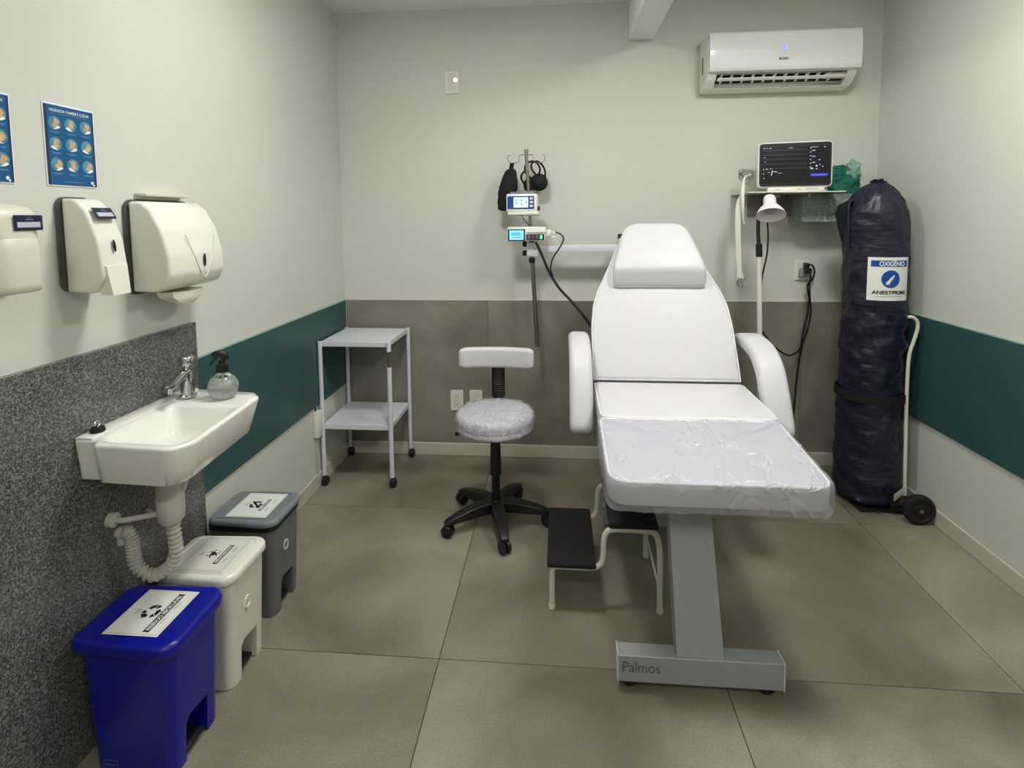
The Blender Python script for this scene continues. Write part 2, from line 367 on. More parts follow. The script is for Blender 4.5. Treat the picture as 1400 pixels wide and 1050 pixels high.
for i, (lx, ly, pw, sz) in enumerate(LIGHTS):
    side = 'left' if lx < 1.5 else 'right'; dep = 'near the treatment chair' if ly > -3 else 'unseen fill added behind the camera'
    t = thing('ceiling_light', 'square white ceiling light panel on the %s side of the beam, %s' % (side, dep), 'ceiling light', (lx, ly, RH-.025), 'ceiling lights')
    h = sz/2+.012
    part('frame', G().box(lx-h, lx+h, ly-h, ly+h, RH-.022, RH-.001, .003), M_pl_white, t, smooth=False)
    part('diffuser', G().box(lx-sz/2, lx+sz/2, ly-sz/2, ly+sz/2, RH-.048, RH-.0222, .006, 2), M_emit, t, smooth=False)

# ================================================================== TREATMENT CHAIR
bed = thing('treatment_chair', 'white padded reclining treatment chair on a grey metal pedestal', 'treatment chair', (1.77, -1.1, 0))
X0, X1 = 1.448, 2.094; CX = (X0+X1)/2
# seat cushion, sloping leg rest
def slab(name, x0, x1, ya, za, yb, zb, th, rads, m, parent, r=.02, label=None, pr_=.0042):
    L = math.hypot(yb-ya, zb-za); M = frame((0, ya, za), (1, 0, 0), (0, (ya-yb)/L*-1, (zb-za)/L))
    # frame: u = +x, v = from a towards b; b lies behind (greater y)
    g = G(M); o = rpoly([(x0, 0), (x1, 0), (x1, L), (x0, L)], rads); cushion(g, o, -th, 0, r)
    p = part(name, g, m, parent, label)
    g2 = G(M); P = resample(o, 80); P = inset(P, .004); g2.tube([(q.x, q.y, -.006) for q in P]+[(P[0].x, P[0].y, -.006)], pr_, 6, cap=False)
    part('piping', g2, M_pipe, p)
    return M, L
slab('seat', X0+.004, X1+.008, -1.172, .708, -.765, .714, .085, [.03, .03, .02, .02], M_vinyl, bed, pr_=.002)
Mleg, Lleg = slab('leg_rest', X0-.002, X1-.002, -1.588, .668, -1.178, .706, .085, [.055, .045, .015, .015], M_vinyl, bed, pr_=.0048)
# backrest
bu = Vector((1, 0, 0)); bv = Vector((0, .50, .866)); B0 = (CX+.002, -.772, .722)
MB = frame(B0, bu, bv)
half = [(0, .322), (.06, .324), (.26, .322), (.36, .312), (.43, .290), (.50, .258), (.57, .226), (.64, .200), (.70, .170), (.735, .120), (.745, .06)]
ol = [(w, v) for v, w in half]+[(-w, v) for v, w in reversed(half)]
g = G(MB); cushion(g, ol, -.075, 0, .02); br = part('backrest', g, M_vinyl, bed)
P = inset(resample(ol, 100), .004); g = G(MB); g.tube([(q.x, q.y, -.007) for q in P]+[(P[0].x, P[0].y, -.007)], .0022, 6, cap=False); part('piping', g, M_pipe, br)
hp = [(.445, .200), (.452, .214), (.48, .217), (.53, .213), (.59, .198), (.65, .180), (.70, .166), (.735, .148), (.757, .122), (.766, .085)]
ol = [(w, v) for v, w in hp]+[(-w, v) for v, w in reversed(hp)]
def hf(x, y):
    t = max(0, min(1, (y-.445)/.062)); return .30+.70*t-.20*max(0, min(1, (y-.56)/.2))
g = G(MB); M2 = MB @ Matrix.Translation((0, 0, .004)); g.M = M2; cushion(g, ol, 0, .075, .022, hf=hf, top=9, dome=.003); hr = part('headrest', g, M_vinyl, bed)
P = resample(ol, 100); g = G(M2); g.tube([(q.x, q.y, .006) for q in P]+[(P[0].x, P[0].y, .006)], .0042, 6, cap=False); part('piping', g, M_pipe, hr)
# armrests: bent pads
def armrest(x0, x1, dz=0, flip=1):
    path = [(-.50, .845), (-.60, .868), (-.70, .870), (-.79, .852), (-.86, .805), (-.905, .74), (-.940, .67), (-.972, .60), (-.985, .562)]
    g = G(); P = [Vector((0, a, b)) for a, b in path]; Q = []
    for i in range(len(P)-1):
        a = P[max(i-1, 0)]; b = P[i]; c = P[i+1]; d = P[min(i+2, len(P)-1)]
        for k in range(5):
            t = k/5; Q.append(.5*((2*b)+(-a+c)*t+(2*a-5*b+4*c-d)*t*t+(-a+3*b-3*c+d)*t**3))
    Q.append(P[-1]); rings = []; n = len(Q); th = .066; w = (x1-x0)/2; cx = (x0+x1)/2; Ltot = n-1
    for i, p in enumerate(Q):
        t = (Q[min(i+1, n-1)]-Q[max(i-1, 0)]).normalized(); nn = Vector((0, -t.z, t.y)); nn = -nn if nn.z < 0 and i < n*.5 else nn
        if i >= n*.0: nn = Vector((0, t.z, -t.y))   # outward (up / towards the viewer)
        e = min(i, n-1-i)/5.0; s = math.sqrt(max(0.04, 1-(1-min(1, e))**2))
        sec = rr(-w*(.55+.45*s), w*(.55+.45*s), -th/2*s, th/2*s, .026*s, 4)
        rings.append([p+Vector((cx, 0, dz))+Vector((a, 0, 0))+nn*b for a, b in sec])
    g.loft(rings); return g
for (a, b, lab) in [(1.343, 1.441, 'curved white armrest pad on the left'), (2.118, 2.232, 'curved white armrest pad on the right')]:
    ar = part('armrest', armrest(a, b), M_vinyl, bed, lab)
    c = (a+b)/2; s = 1 if c > CX else -1
    g = G().tube([(c, -.74, .80), (c, -.76, .66), (c-s*.04, -.78, .615), (CX+s*.22, -.80, .60)], .012, 8, 3); part('arm_bracket', g, M_graymetal, ar)
# frame and pedestal
g = G().box(1.53, 2.02, -1.12, -.80, .585, .618, .004).box(1.60, 1.88, -1.42, -1.10, .545, .575, .004).box(1.60, 1.95, -.80, -.62, .60, .70, .004); part('under_frame', g, M_graymetal, bed)
def col(x0, x1, ya, yb, za, zb, d):
    return G().loft([[(x0, ya-d, za), (x1, ya-d, za), (x1, ya+d, za), (x0, ya+d, za)], [(x0+.008, yb-d, zb), (x1+.004, yb-d, zb), (x1+.004, yb+d, zb), (x0+.008, yb+d, zb)]])
part('pedestal_column', col(1.654, 1.793, -1.548, -1.330, .112, .560, .03), M_graymetal, bed, smooth=False)
part('pedestal_column', col(1.66, 1.79, -.70, -.86, .112, .59, .025), M_graymetal, bed, smooth=False)
fb = part('foot_bar', G().box(1.478, 1.966, -1.584, -1.530, .030, .115, .002, 1), M_graymetal, bed, smooth=False)
for a, b in ((1.4755, 1.4785), (1.9655, 1.969)): part('end_cap', G().box(a, b, -1.586, -1.528, .028, .117, .001, 1), M_ltmetal, fb, smooth=False)
Mf = frame((1.478, -1.5848, .03), (1, 0, 0), (0, 0, 1))
part('lettering', G(Mf).text('Palmos', .048, .010, .034, .0004, fit=.112), mat('worn_gray_ink', (92, 94, 92), .5), fb, smooth=False)
for cx in (1.515, 1.925): part('caster', G().lathe([(.0, -.014), (.02, -.014), (.024, -.01), (.024, .01), (.02, .014), (0, .014)], (cx, -1.557, .0242), 20, 'y'), M_rubber, fb)
fb2 = part('foot_bar', G().box(1.50, 1.95, -.74, -.69, .030, .115, .002, 1), M_graymetal, bed, smooth=False)
for cx in (1.54, 1.91): part('caster', G().lathe([(.0, -.014), (.02, -.014), (.024, -.01), (.024, .01), (.02, .014), (0, .014)], (cx, -.715, .0242), 20, 'x'), M_rubber, fb2)
part('actuator', G().tube([(1.725, -1.36, .50), (1.725, -.90, .56)], .022, 14), M_graymetal, bed)
# loose film cover over the leg rest
def wr1(p):
    w = Vector((p.x+.03*noise.noise(p*9), p.y+.03*noise.noise(p*9+Vector((4, 0, 0))), p.z))
    def ridge(u, v, wd): d = abs(noise.noise(Vector((u, v, 1.7)))); return max(0, 1-d/wd)
    c1 = ridge(w.x*5+w.y*9, w.y*4-w.x*1.2, .10); c2 = ridge(w.x*9-w.y*7+5, w.y*9+3, .08); c3 = ridge(w.x*14+w.y*12+9, w.y*6+1, .12)
    if p.z > -.012: return Vector((0, 0, .0035+.0045*c1+.0035*c2+.002*c3))
    f = noise.noise(Vector((p.x*22, p.y*22, p.z*6))); f2 = ridge(p.x*16+p.y*16+p.z*14, p.z*9, .14)
    return Vector((f*.004, -.003+f*.006-f2*.005, 0))
g = G(Mleg); o = rpoly([(X0-.011, -.010), (X1+.007, -.010), (X1+.007, Lleg-.012), (X0-.011, Lleg-.012)], [.058, .048, .01, .01])
cushion(g, o, -.098, .004, .022, n=240, disp=wr1, top=26, dome=.003)
cover = solo('plastic_cover', g, M_film, 'wrinkled clear plastic cover wrapped over the foot end of the treatment chair', 'plastic cover', angle=80)

# ================================================================== STEP STOOL
ss = thing('step_stool', 'two-step stool with black rubber treads and white tube legs beside the chair pedestal', 'step stool', (1.46, -1.08, 0))
g = G().box(1.254, 1.432, -1.275, -.89, .172, .190, .006); part('tread', g, M_rubber, ss, 'lower black tread')
g = G().box(1.478, 1.655, -1.262, -.90, .322, .342, .006); part('tread', g, M_rubber, ss, 'upper black tread')
for y in (-1.245, -.918):
    pts = [(1.272, y, .002), (1.272, y, .13), (1.277, y, .155), (1.30, y, .161), (1.41, y, .161), (1.445, y, .172), (1.458, y, .20), (1.462, y, .27), (1.472, y, .300), (1.50, y, .311), (1.61, y, .311), (1.642, y, .302), (1.657, y, .27), (1.663, y, .20), (1.665, y, .002)]
    part('leg_frame', G().tube(pts, .0105, 10, 4), M_whtube, ss)
    for x in (1.272, 1.665): part('foot', G().lathe([(.0, .0002), (.0125, .0002), (.0125, .014), (.0, .0142)], (x, y, 0), 12), M_pl_white, ss)
for x, z in ((1.30, .161), (1.41, .161), (1.50, .311), (1.61, .311)): part('crossbar', G().tube([(x, -1.245, z-.001), (x, -.918, z-.001)], .006, 8), M_whtube, ss)
part('brace', G().tube([(1.659, -1.236, .10), (1.62, -.925, .30)], .004, 6), M_whtube, ss)
part('brace', G().tube([(1.659, -.93, .10), (1.62, -1.235, .30)], .004, 6), M_whtube, ss)

# ================================================================== STOOL
st = thing('swivel_stool', 'white swivel stool with backrest, film-wrapped round seat and black star base', 'stool', (1.0, -.70, 0))
CXs, CYs = 1.0, -.70
g = G().lathe([(0, .462), (.155, .462), (.176, .466), (.182, .474), (.180, .488), (.176, .492), (.181, .497), (.183, .515), (.180, .530), (.168, .542), (.13, .549), (.06, .552), (0, .5525)], (CXs, CYs, 0), 56); part('seat', g, M_vinyl, st)
rings = []; prof = [(.12, .4585), (.158, .4585), (.178, .464), (.186, .474), (.187, .487), (.188, .500), (.187, .514), (.186, .526), (.182, .538), (.172, .547), (.150, .552), (.12, .555), (.09, .557), (.06, .558), (.03, .5585), (.004, .5585)]
for r, h in prof:
    rg = []
    for k in range(280):
        a = 2*PI*k/280; x, y = math.cos(a), math.sin(a); z_ = 0
        if h > .536:
            n_ = noise.noise(Vector((x*r*26+5, y*r*26, 1))); c_ = max(0, 1-abs(noise.noise(Vector((x*r*13+9, y*r*17, 3))))/.10)
            rg.append((CXs+x*r, CYs+y*r, h+.0005*n_+.0045*c_))
        else:
            n_ = noise.noise(Vector((x*7, y*7, h*60)))+.5*noise.noise(Vector((x*16, y*16, h*40))); cr_ = max(0, 1-abs(noise.noise(Vector((x*9+z_, y*9, h*14))))/.10); rr_ = r+.003+.0035*n_-.005*cr_; rg.append((CXs+x*rr_, CYs+y*rr_, h+.002*n_))
    rings.append(rg)
part('seat_film', G().loft(rings, False, True), M_film3, st, 'crinkled clear plastic film around the seat', angle=80)
part('column', G().lathe([(0, .10), (.020, .10), (.020, .245), (.0205, .246), (0, .246)], (CXs, CYs, 0), 24), M_black, st)
part('column_cover', G().lathe([(0, .235), (.0255, .235), (.0285, .24), (.0255, .32), (.023, .41), (.022, .44), (0, .44)], (CXs, CYs, 0), 24), M_black, st)
part('seat_plate', G().box(CXs-.07, CXs+.07, CYs-.06, CYs+.08, .44, .4575, .004), M_black, st)
part('height_lever', G().tube([(CXs-.05, CYs-.02, .452), (CXs-.15, CYs-.04, .448), (CXs-.182, CYs-.05, .444)], .006, 8, radii=[.004, .005, .010]), M_black, st)
part('hub', G().lathe([(0, .062), (.036, .062), (.040, .075), (.038, .105), (.030, .118), (0, .118)], (CXs, CYs, 0), 24), M_black, st)
for k in range(5):
    a = math.radians(-3+72*k+ (0 if k else 0)); d = Vector((math.cos(a), math.sin(a), 0)); q = Vector((-d.y, d.x, 0)); c = Vector((CXs, CYs, 0))
    rings = []
    for (s_, zt, zb, w) in [(.03, .114, .060, .030), (.08, .114, .062, .029), (.14, .106, .060, .027), (.20, .092, .058, .023), (.245, .078, .056, .020), (.258, .070, .056, .016)]:
        sec = rr(-w, w, zb, zt, .007, 3); rings.append([c+d*s_+q*u+Vector((0, 0, v)) for u, v in sec])
    lg = part('leg', G().loft(rings), M_black, st)
    w0 = c+d*.246; ang = a+.7+k*1.1; ax = Vector((math.cos(ang), math.sin(ang), 0)); ay = Vector((-ax.y, ax.x, 0))
    Mw = Matrix(((ax.x, ay.x, 0, w0.x), (ax.y, ay.y, 0, w0.y), (0, 0, 1, .0285), (0, 0, 0, 1)))
    g = G(Mw)
    for s_ in (-1, 1): g.lathe([(0, s_*.004), (.025, s_*.004), (.028, s_*.008), (.028, s_*.018), (.0235, s_*.022), (0, s_*.022)], (0, 0, 0), 20, 'x')
    g.lathe([(0, -.004), (.008, -.004), (.008, .004), (0, .004)], (0, 0, 0), 12, 'x'); g.box(-.007, .007, -.008, .008, .008, .0285, .002)
    part('caster', g, M_black, lg)
# backrest of stool: curved pad and ribbed support
rings = []
for i in range(41):
    u = math.sin(PI/2*(-1+2*i/40)); x = .99+u*.186; yb = -.515-.028*u*u; e = min(1, (1-abs(u))*5.5); s_ = math.sqrt(max(.0, 1-(1-e)**2)); hh = .052*(.62+.38*s_); th = .021*(.4+.6*s_)
    rings.append([(x, yb+b, .749+a) for a, b in [(p[0], p[1]) for p in rr(-hh, hh, -th, th, .018, 5)]])
part('backrest', G().loft(rings), M_vinyl, st)
g = G()
for i in range(16):
    z = .54+i*.0115; g.box(.992-.034, .992+.034, -.524+.03, -.524+.048, z, z+.0075, .002, 1)
g.box(.992-.026, .992+.026, -.524+.034, -.524+.045, .47, .73); part('back_support', g, M_black, st, 'ribbed black bellows support')
part('support_arm', G().box(.975, 1.01, -.62, -.478, .446, .4568, .002), M_black, st)
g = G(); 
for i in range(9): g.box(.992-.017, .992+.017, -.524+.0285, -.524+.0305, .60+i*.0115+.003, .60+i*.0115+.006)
part('rib_highlights', g, mat('rib_highlight_gray', (95, 95, 95), .4), st)  # gray slivers, painted glints on the black ribs

# ================================================================== TROLLEY
tr = thing('utility_trolley', 'pale grey two-shelf metal trolley on black casters in the corner', 'trolley', (.21, -.21, 0))
tx0, tx1, ty0, ty1 = .022, .400, -.402, -.034
def tray(z): 
    g = G().box(tx0+.006, tx1-.006, ty0+.006, ty1-.006, z-.004, z, .001, 1)
    g.box(tx0+.006, tx1-.006, ty0+.002, ty0+.008, z-.026, z, .001, 1).box(tx0+.006, tx1-.006, ty1-.008, ty1-.002, z-.026, z, .001, 1)
    return g.box(tx0+.002, tx0+.008, ty0+.006, ty1-.006, z-.026, z, .001, 1).box(tx1-.008, tx1-.002, ty0+.006, ty1-.006, z-.026, z, .001, 1)
part('top_shelf', tray(.79), M_ltmetal, tr); part('lower_shelf', tray(.335), M_ltmetal, tr)
for (x, y) in ((tx0, ty0), (tx1, ty0), (tx0, ty1), (tx1, ty1)):
    if (x, y) == (tx1, ty0):
        lg = part('leg', G().tube([(x, y, .052), (x, y, .655)], .0125, 12), M_ltmetal, tr, 'front leg with a bare joint below the top shelf')
        part('joint', G().tube([(x, y, .655), (x-.004, y, .70), (x, y, .745)], .0065, 8, 4), M_steel, lg)
        part('sleeve', G().tube([(x, y, .742), (x, y, .792)], .0125, 12), M_ltmetal, lg)
    else: lg = part('leg', G().tube([(x, y, .052), (x, y, .792)], .0115, 12), M_ltmetal, tr)
    part('caster', G().lathe([(0, -.018), (.016, -.017), (.0235, -.010), (.0245, 0), (.0235, .010), (.016, .017), (0, .018)], (x+.008, y-.006, .0248), 20, 'x').tube([(x, y, .03), (x, y, .053)], .006, 8), M_black, lg)

# ================================================================== WASHBASIN
sk = thing('washbasin', 'small white wall-hung washbasin on the granite slab', 'washbasin', (.17, -1.66, .755))
out_top = rpoly([(.0205, -1.865), (.085, -1.865), (.098, -1.892), (.318, -1.905), (.350, -1.855), (.322, -1.50), (.285, -1.462), (.065, -1.438), (.0205, -1.438)], [.006, .012, .02, .035, .05, .035, .03, .02, .004], 7)
out_bot = rpoly([(.0205, -1.855), (.08, -1.855), (.093, -1.870), (.292, -1.880), (.318, -1.845), (.292, -1.515), (.262, -1.475), (.065, -1.450), (.0205, -1.450)], [.006, .012, .02, .045, .06, .04, .03, .02, .004], 7)
bowl = rpoly([(.105, -1.868), (.315, -1.878), (.330, -1.845), (.308, -1.600), (.085, -1.585), (.085, -1.84)], [.03, .03, .05, .03, .03, .03], 7)
bowl2 = rpoly([(.135, -1.84), (.288, -1.85), (.302, -1.825), (.278, -1.650), (.125, -1.635), (.12, -1.81)], [.03, .03, .05, .03, .03, .03], 7)
def angs(poly, c, n=144):
    o = []; P = [Vector(p) for p in poly]; m = len(P)
    for k in range(n):
        a = 2*PI*k/n; d = Vector((math.cos(a), math.sin(a))); best = None
        for i in range(m):
            p, q = P[i]-c, P[(i+1) % m]-c; e = q-p; den = d.x*e.y-d.y*e.x
            if abs(den) < 1e-12: continue
            t = (p.x*e.y-p.y*e.x)/den; s_ = (p.x*d.y-p.y*d.x)/den
            if t > 0 and -1e-6 <= s_ <= 1+1e-6: best = t if best is None else max(best, t)
        o.append(c+d*(best or .01))
    return o
c0 = Vector((.20, -1.70)); A = angs(out_top, c0, 360); Bt = angs(out_bot, c0, 360); C1 = angs(bowl, c0, 360); C2 = angs(bowl2, c0, 360)
ZT = .872
def lerp2(P, Q, f): return [p.lerp(q, f) for p, q in zip(P, Q)]
def at(P, z): return [(p.x, p.y, z) for p in P]
cen = [Vector((.21, -1.76))]*360
rings = [at(lerp2(Bt, [c0]*360, .5), .755), at(lerp2(Bt, [c0]*360, .06), .7555), at(Bt, .760), at(lerp2(Bt, A, .5), .80), at(A, .862), at(lerp2(A, C1, .0), .867), at(inset(A, .004), .8715), at(lerp2(inset(A, .006), C1, .25), ZT), at(lerp2(A, C1, .8), ZT), at(C1, ZT-.002), at(lerp2(C1, C2, .15), ZT-.010), at(lerp2(C1, C2, .7), ZT-.065), at(C2, ZT-.082), at(lerp2(C2, cen, .3), ZT-.088), at(lerp2(C2, cen, .9), ZT-.092)]
part('basin', G().loft(rings), M_cer, sk, angle=50)
part('back_ledge', G().box(.0205, .070, -1.862, -1.44, .868, .8765, .003), M_cer, sk)
part('drain', G().lathe([(0, 0), (.018, 0), (.020, .002), (.016, .003), (0, .002)], (.21, -1.76, ZT-.0915), 20), M_chrome, sk)
# faucet
fa = thing('faucet', 'chrome single-spout faucet on the basin deck by the spray bottle', 'faucet', (.095, -1.525, .8725))
fx, fy = .095, -1.525
part('body', G().lathe([(0, .8765), (.026, .8765), (.026, .881), (.020, .885), (.0195, .935), (.017, .960), (0, .962)], (fx, fy, 0), 24), M_chrome, fa)
part('spout', G().tube([(fx, fy, .955), (fx+.004, fy-.03, .954), (fx+.010, fy-.075, .940), (fx+.014, fy-.10, .932)], .012, 12, 4, radii=[.015, .0145, .012, .011]).tube([(fx+.0138, fy-.099, .934), (fx+.0138, fy-.099, .918)], .010, 12), M_chrome, fa)
part('handle', G().lathe([(0, .960), (.011, .960), (.0115, .975), (.020, .978), (.0225, .985), (.0225, 1.004), (.018, 1.010), (0, 1.011)], (fx, fy, 0), 20).tube([(fx, fy, 1.0), (fx+.014, fy+.012, 1.009)], .006, 8), M_chrome, fa)
# plug
pg = thing('sink_plug', 'black rubber sink plug with metal ring on the basin ledge', 'sink plug', (.048, -1.82, .877))
part('stopper', G().lathe([(0, .8768), (.016, .8768), (.018, .880), (.016, .889), (.012, .891), (0, .891)], (.048, -1.82, 0), 20), M_rubber, pg)
part('pull_ring', G().tube([(.048+.0*math.cos(a), -1.82+.008*math.cos(a), .899+.009*math.sin(a)) for a in [i*2*PI/14 for i in range(15)]], .0018, 6), M_chrome, pg)
# spray bottle
sb = thing('spray_bottle', 'round clear spray bottle with a black trigger head on the washbasin', 'spray bottle', (.215, -1.515, .8725))
bx, by = .213, -1.520
part('bottle', G().lathe([(0, .8728), (.030, .8728), (.036, .878), (.043, .892), (.046, .908), (.0435, .925), (.034, .940), (.020, .950), (.014, .955), (.013, .966), (0, .966)], (bx, by, 0), 32), M_glassp, sb)
part('liquid', G().lathe([(0, .876), (.028, .876), (.034, .881), (.0405, .893), (.0435, .908), (.0425, .914), (0, .914)], (bx, by, 0), 32), M_liq, sb)
hd = part('trigger_head', G().lathe([(0, .958), (.0175, .958), (.0185, .962), (.0175, .982), (.010, .986), (.009, .998), (0, .998)], (bx, by, 0), 20).tube([(bx+.012, by+.006, .997), (bx+.006, by+.004, 1.012), (bx-.008, by-.004, 1.018), (bx-.024, by-.012, 1.014)], .012, 10, 3, radii=[.010, .014, .012, .008]), M_black, sb)
part('trigger', G().tube([(bx-.010, by-.006, 1.006), (bx-.022, by-.012, .996), (bx-.030, by-.016, .984)], .004, 8, 3), M_black, hd)
part('dip_tube', G().tube([(bx, by, .885), (bx, by, .957)], .002, 6), M_cord, sb)
# plumbing
dt = thing('drain_trap', 'grey-white plastic bottle trap with corrugated hose under the washbasin', 'drain trap', (.19, -1.735, .44))
tx, ty = .178, -1.735
part('trap_body', G().lathe([(0, .572), (.024, .574), (.034, .588), (.036, .61), (.036, .652), (.0345, .654), (.0345, .700), (.032, .7015), (.029, .702), (.029, .7545), (0, .7545)], (tx, ty, 0), 28), M_pvc, dt)
pts = [(tx+.002, ty, .574), (tx+.006, ty, .53), (tx+.004, ty+.004, .48), (tx-.02, ty+.004, .435), (tx-.065, ty-.004, .412), (tx-.105, ty-.010, .44), (tx-.114, ty-.012, .48), (tx-.116, ty-.012, .515), (tx-.124, ty-.011, .540), (tx-.137, ty-.010, .545)]
P = []; 
for i in range(len(pts)-1):
    a = Vector(pts[max(i-1, 0)]); b = Vector(pts[i]); c = Vector(pts[i+1]); d = Vector(pts[min(i+2, len(pts)-1)])
    for k in range(14): t = k/14; P.append(.5*((2*b)+(-a+c)*t+(2*a-5*b+4*c-d)*t*t+(-a+3*b-3*c+d)*t**3))
P.append(Vector(pts[-1]))
part('corrugated_hose', G().tube(P, .02, 14, 0, radii=[.0165+.0028*(1 if i % 4 < 2 else -1) for i in range(len(P))]), M_pvc, dt)
wp = thing('waste_pipe', 'thin white pipe with wall flange below the washbasin', 'pipe', (.02, -1.78, .52))
part('flange', G().lathe([(0, 0), (.020, 0), (.020, .016), (.012, .020), (0, .020)], (.0205, -1.772, .597), 20, 'x'), M_pvc, wp)
part('pipe', G().tube([(.04, -1.772, .597), (.06, -1.771, .597), (.09, -1.760, .598), (.12, -1.748, .600), (.141, -1.742, .601)], .008, 10, 3), M_pvc, wp)
part('elbow', G().tube([(.0205, -1.745, .545), (.040, -1.745, .545)], .018, 14).tube([(.030, -1.745, .54), (.030, -1.745, .510)], .014, 12), M_pvc, wp)
solo('supply_hose', G().tube([(.075, -1.50, .753), (.078, -1.498, .70), (.085, -1.53, .62), (.10, -1.60, .57), (.105, -1.645, .56), (.06, -1.65, .55), (.021, -1.64, .55)], .0065, 10, 5), M_cord, 'thin white water hose curving down from the basin by the granite edge', 'hose')

# ================================================================== DISPENSERS
def lab_plate(M, w, h, parent, depth=.002):
    p = part('label_plate', G(M).box(-w/2, w/2, -h/2, h/2, 0, depth, .0008, 1), M_navyink, parent, 'navy label with a white stripe', smooth=False)
    g = G(M).rect(-w*.40, w*.40, -h*.30, h*.05, depth+.0005); part('stripe', g, mat('label_stripe', (190, 190, 205), .4), p, smooth=False)
    g = G(M).rect(-w*.12, w*.16, h*.18, h*.24, depth+.0005).rect(-w*.05, w*.08, h*.32, h*.36, depth+.0005); part('print', g, mat('label_print', (110, 130, 160), .4), p, smooth=False)
def side_profile_body(prof, y0, y1, bev, narrow=None, n=None):
    """prof: list of (x, z) outline of the side, lofted along y with rounded edges"""
    g = G(); P = resample(prof, n or 72); c = sum(P, Vector((0, 0)))/len(P); rings = []
    for (y, d) in [(y0, bev), (y0+bev*.3, bev*.3), (y0+bev, 0), (y1-bev, 0), (y1-bev*.3, bev*.3), (y1, bev)]:
        Q = inset(P, d) if d else P
        rings.append([(max(q.x, .001), y, q.y) for q in Q])
    return g.loft(rings)
# paper towel dispenser
td = thing('paper_towel_dispenser', 'large rounded white paper towel dispenser with a grey wall plate', 'dispenser', (0, -1.48, 1.20))
prof = rpoly([(.012, 1.232), (.085, 1.230), (.118, 1.243), (.136, 1.28), (.136, 1.34), (.116, 1.42), (.080, 1.485), (.050, 1.506), (.012, 1.506)], [.004, .02, .02, .03, .05, .06, .04, .02, .004], 6)
prof = prof[::1]
part('cover', side_profile_body(prof, -1.628, -1.362, .010), M_pl_white, td, angle=50)
part('wall_plate', G(frame((0, 0, 0), (0, 1, 0), (0, 0, 1))).prism(rr(-1.636, -1.355, 1.222, 1.512, .03), .0006, .0115, .002), M_pl_gray, td, 'dark grey wall plate')
Mt = frame((.1390, -1.470, 1.318), (0, 1, 0), (.0, 0, 1))
part('window', G(Mt).flat([(.006*math.sin(a)*1.0, .022*math.cos(a)) for a in [i*2*PI/20 for i in range(20)]], .0006), M_dark, td, 'narrow dark level window', smooth=False)
part('emblem_ridge', G().tube([(.1285, -1.540, 1.400), (.1365, -1.515, 1.335), (.1375, -1.470, 1.262), (.1365, -1.425, 1.335), (.1285, -1.400, 1.400)], .0016, 8, 4), M_pl_white, td)
rings = []
for z, x0, x1, ya, yb in [(1.222, .045, .100, -1.575, -1.43), (1.205, .05, .098, -1.57, -1.425), (1.190, .062, .095, -1.545, -1.44), (1.178, .075, .088, -1.52, -1.455)]:
    rings.append([(x0, ya, z), (x1, ya, z+.002), (x1+.004, (ya+yb)/2, z-.004), (x1, yb, z+.001), (x0, yb, z), (x0-.004, (ya+yb)/2, z+.002)])
part('paper_towel', G().loft(rings), mat('tissue_paper', (222, 220, 208), .9, bump=.3), td, 'loose end of paper towel')
solo('wall_rail', G().box(.0005, .040, -1.585, -1.392, 1.5225, 1.532, .002, 1).box(.0005, .008, -1.585, -1.392, 1.5145, 1.5225), M_trim, 'short flat metal strip fixed on the wall above the paper towel dispenser', 'shelf strip')
# middle soap dispenser
d2 = thing('soap_dispenser', 'narrow white soap dispenser with push lever, between the other two dispensers', 'dispenser', (0, -1.79, 1.25))
prof = rpoly([(.012, 1.262), (.085, 1.258), (.118, 1.30), (.106, 1.40), (.078, 1.475), (.045, 1.507), (.012, 1.507)], [.003, .012, .03, .08, .05, .025, .003], 6)
part('cover', side_profile_body(prof, -1.844, -1.757, .007), M_pl_white, d2, angle=50)
part('wall_plate', G(frame((0, 0, 0), (0, 1, 0), (0, 0, 1))).prism(rr(-1.853, -1.750, 1.262, 1.512, .025), .0006, .0115, .002), M_pl_gray, d2, 'dark grey wall plate')
Ml = frame((.0900, -1.799, 1.4680), (0, 1, 0), (-.60, 0, 1)); lab_plate(Ml, .062, .034, d2)
Mt = frame((.1128, -1.798, 1.382), (0, 1, 0), (-.14, 0, 1))
part('window', G(Mt).flat([(.005*math.sin(a), .017*math.cos(a)) for a in [i*2*PI/20 for i in range(20)]], .0006), M_dark, d2, 'narrow dark level window', smooth=False)
g = G().loft([[(.085, -1.835, 1.330), (.085, -1.766, 1.330), (.119, -1.766, 1.330), (.119, -1.835, 1.330)], [(.095, -1.830, 1.252), (.095, -1.772, 1.252), (.130, -1.772, 1.252), (.130, -1.830, 1.252)]])
part('push_lever', g, M_pl_white, d2, smooth=False)
# left soap dispenser
d1 = thing('soap_dispenser', 'white round-shouldered dispenser at the left edge of the photo, under the cut-off poster', 'dispenser', (0, -2.06, 1.28))
g = G(); rings = []
for z, s_, zz in [(1.288, .80, 0), (1.292, .93, 0), (1.305, 1.0, 0), (1.40, 1.0, 0), (1.452, .99, 0), (1.470, .96, 0), (1.480, .86, 0), (1.489, .55, 0), (1.492, .25, 0)]:
    P = rpoly([(.014, -2.128), (.122, -2.128), (.122, -1.988), (.014, -1.988)], [.003, .05, .05, .003], 8)
    rings.append([(.014+(x-.014)*s_, -2.063+(y+2.063)*s_, z) for x, y in P])
g.loft(rings); part('cover', g, M_pl_warm, d1, angle=50)
part('wall_plate', G().box(.0006, .0135, -2.133, -1.983, 1.286, 1.490, .004), M_pl_warm, d1)
lab_plate(frame((.1225, -2.038, 1.446), (0, 1, 0), (0, 0, 1)), .066, .034, d1)
rings = []
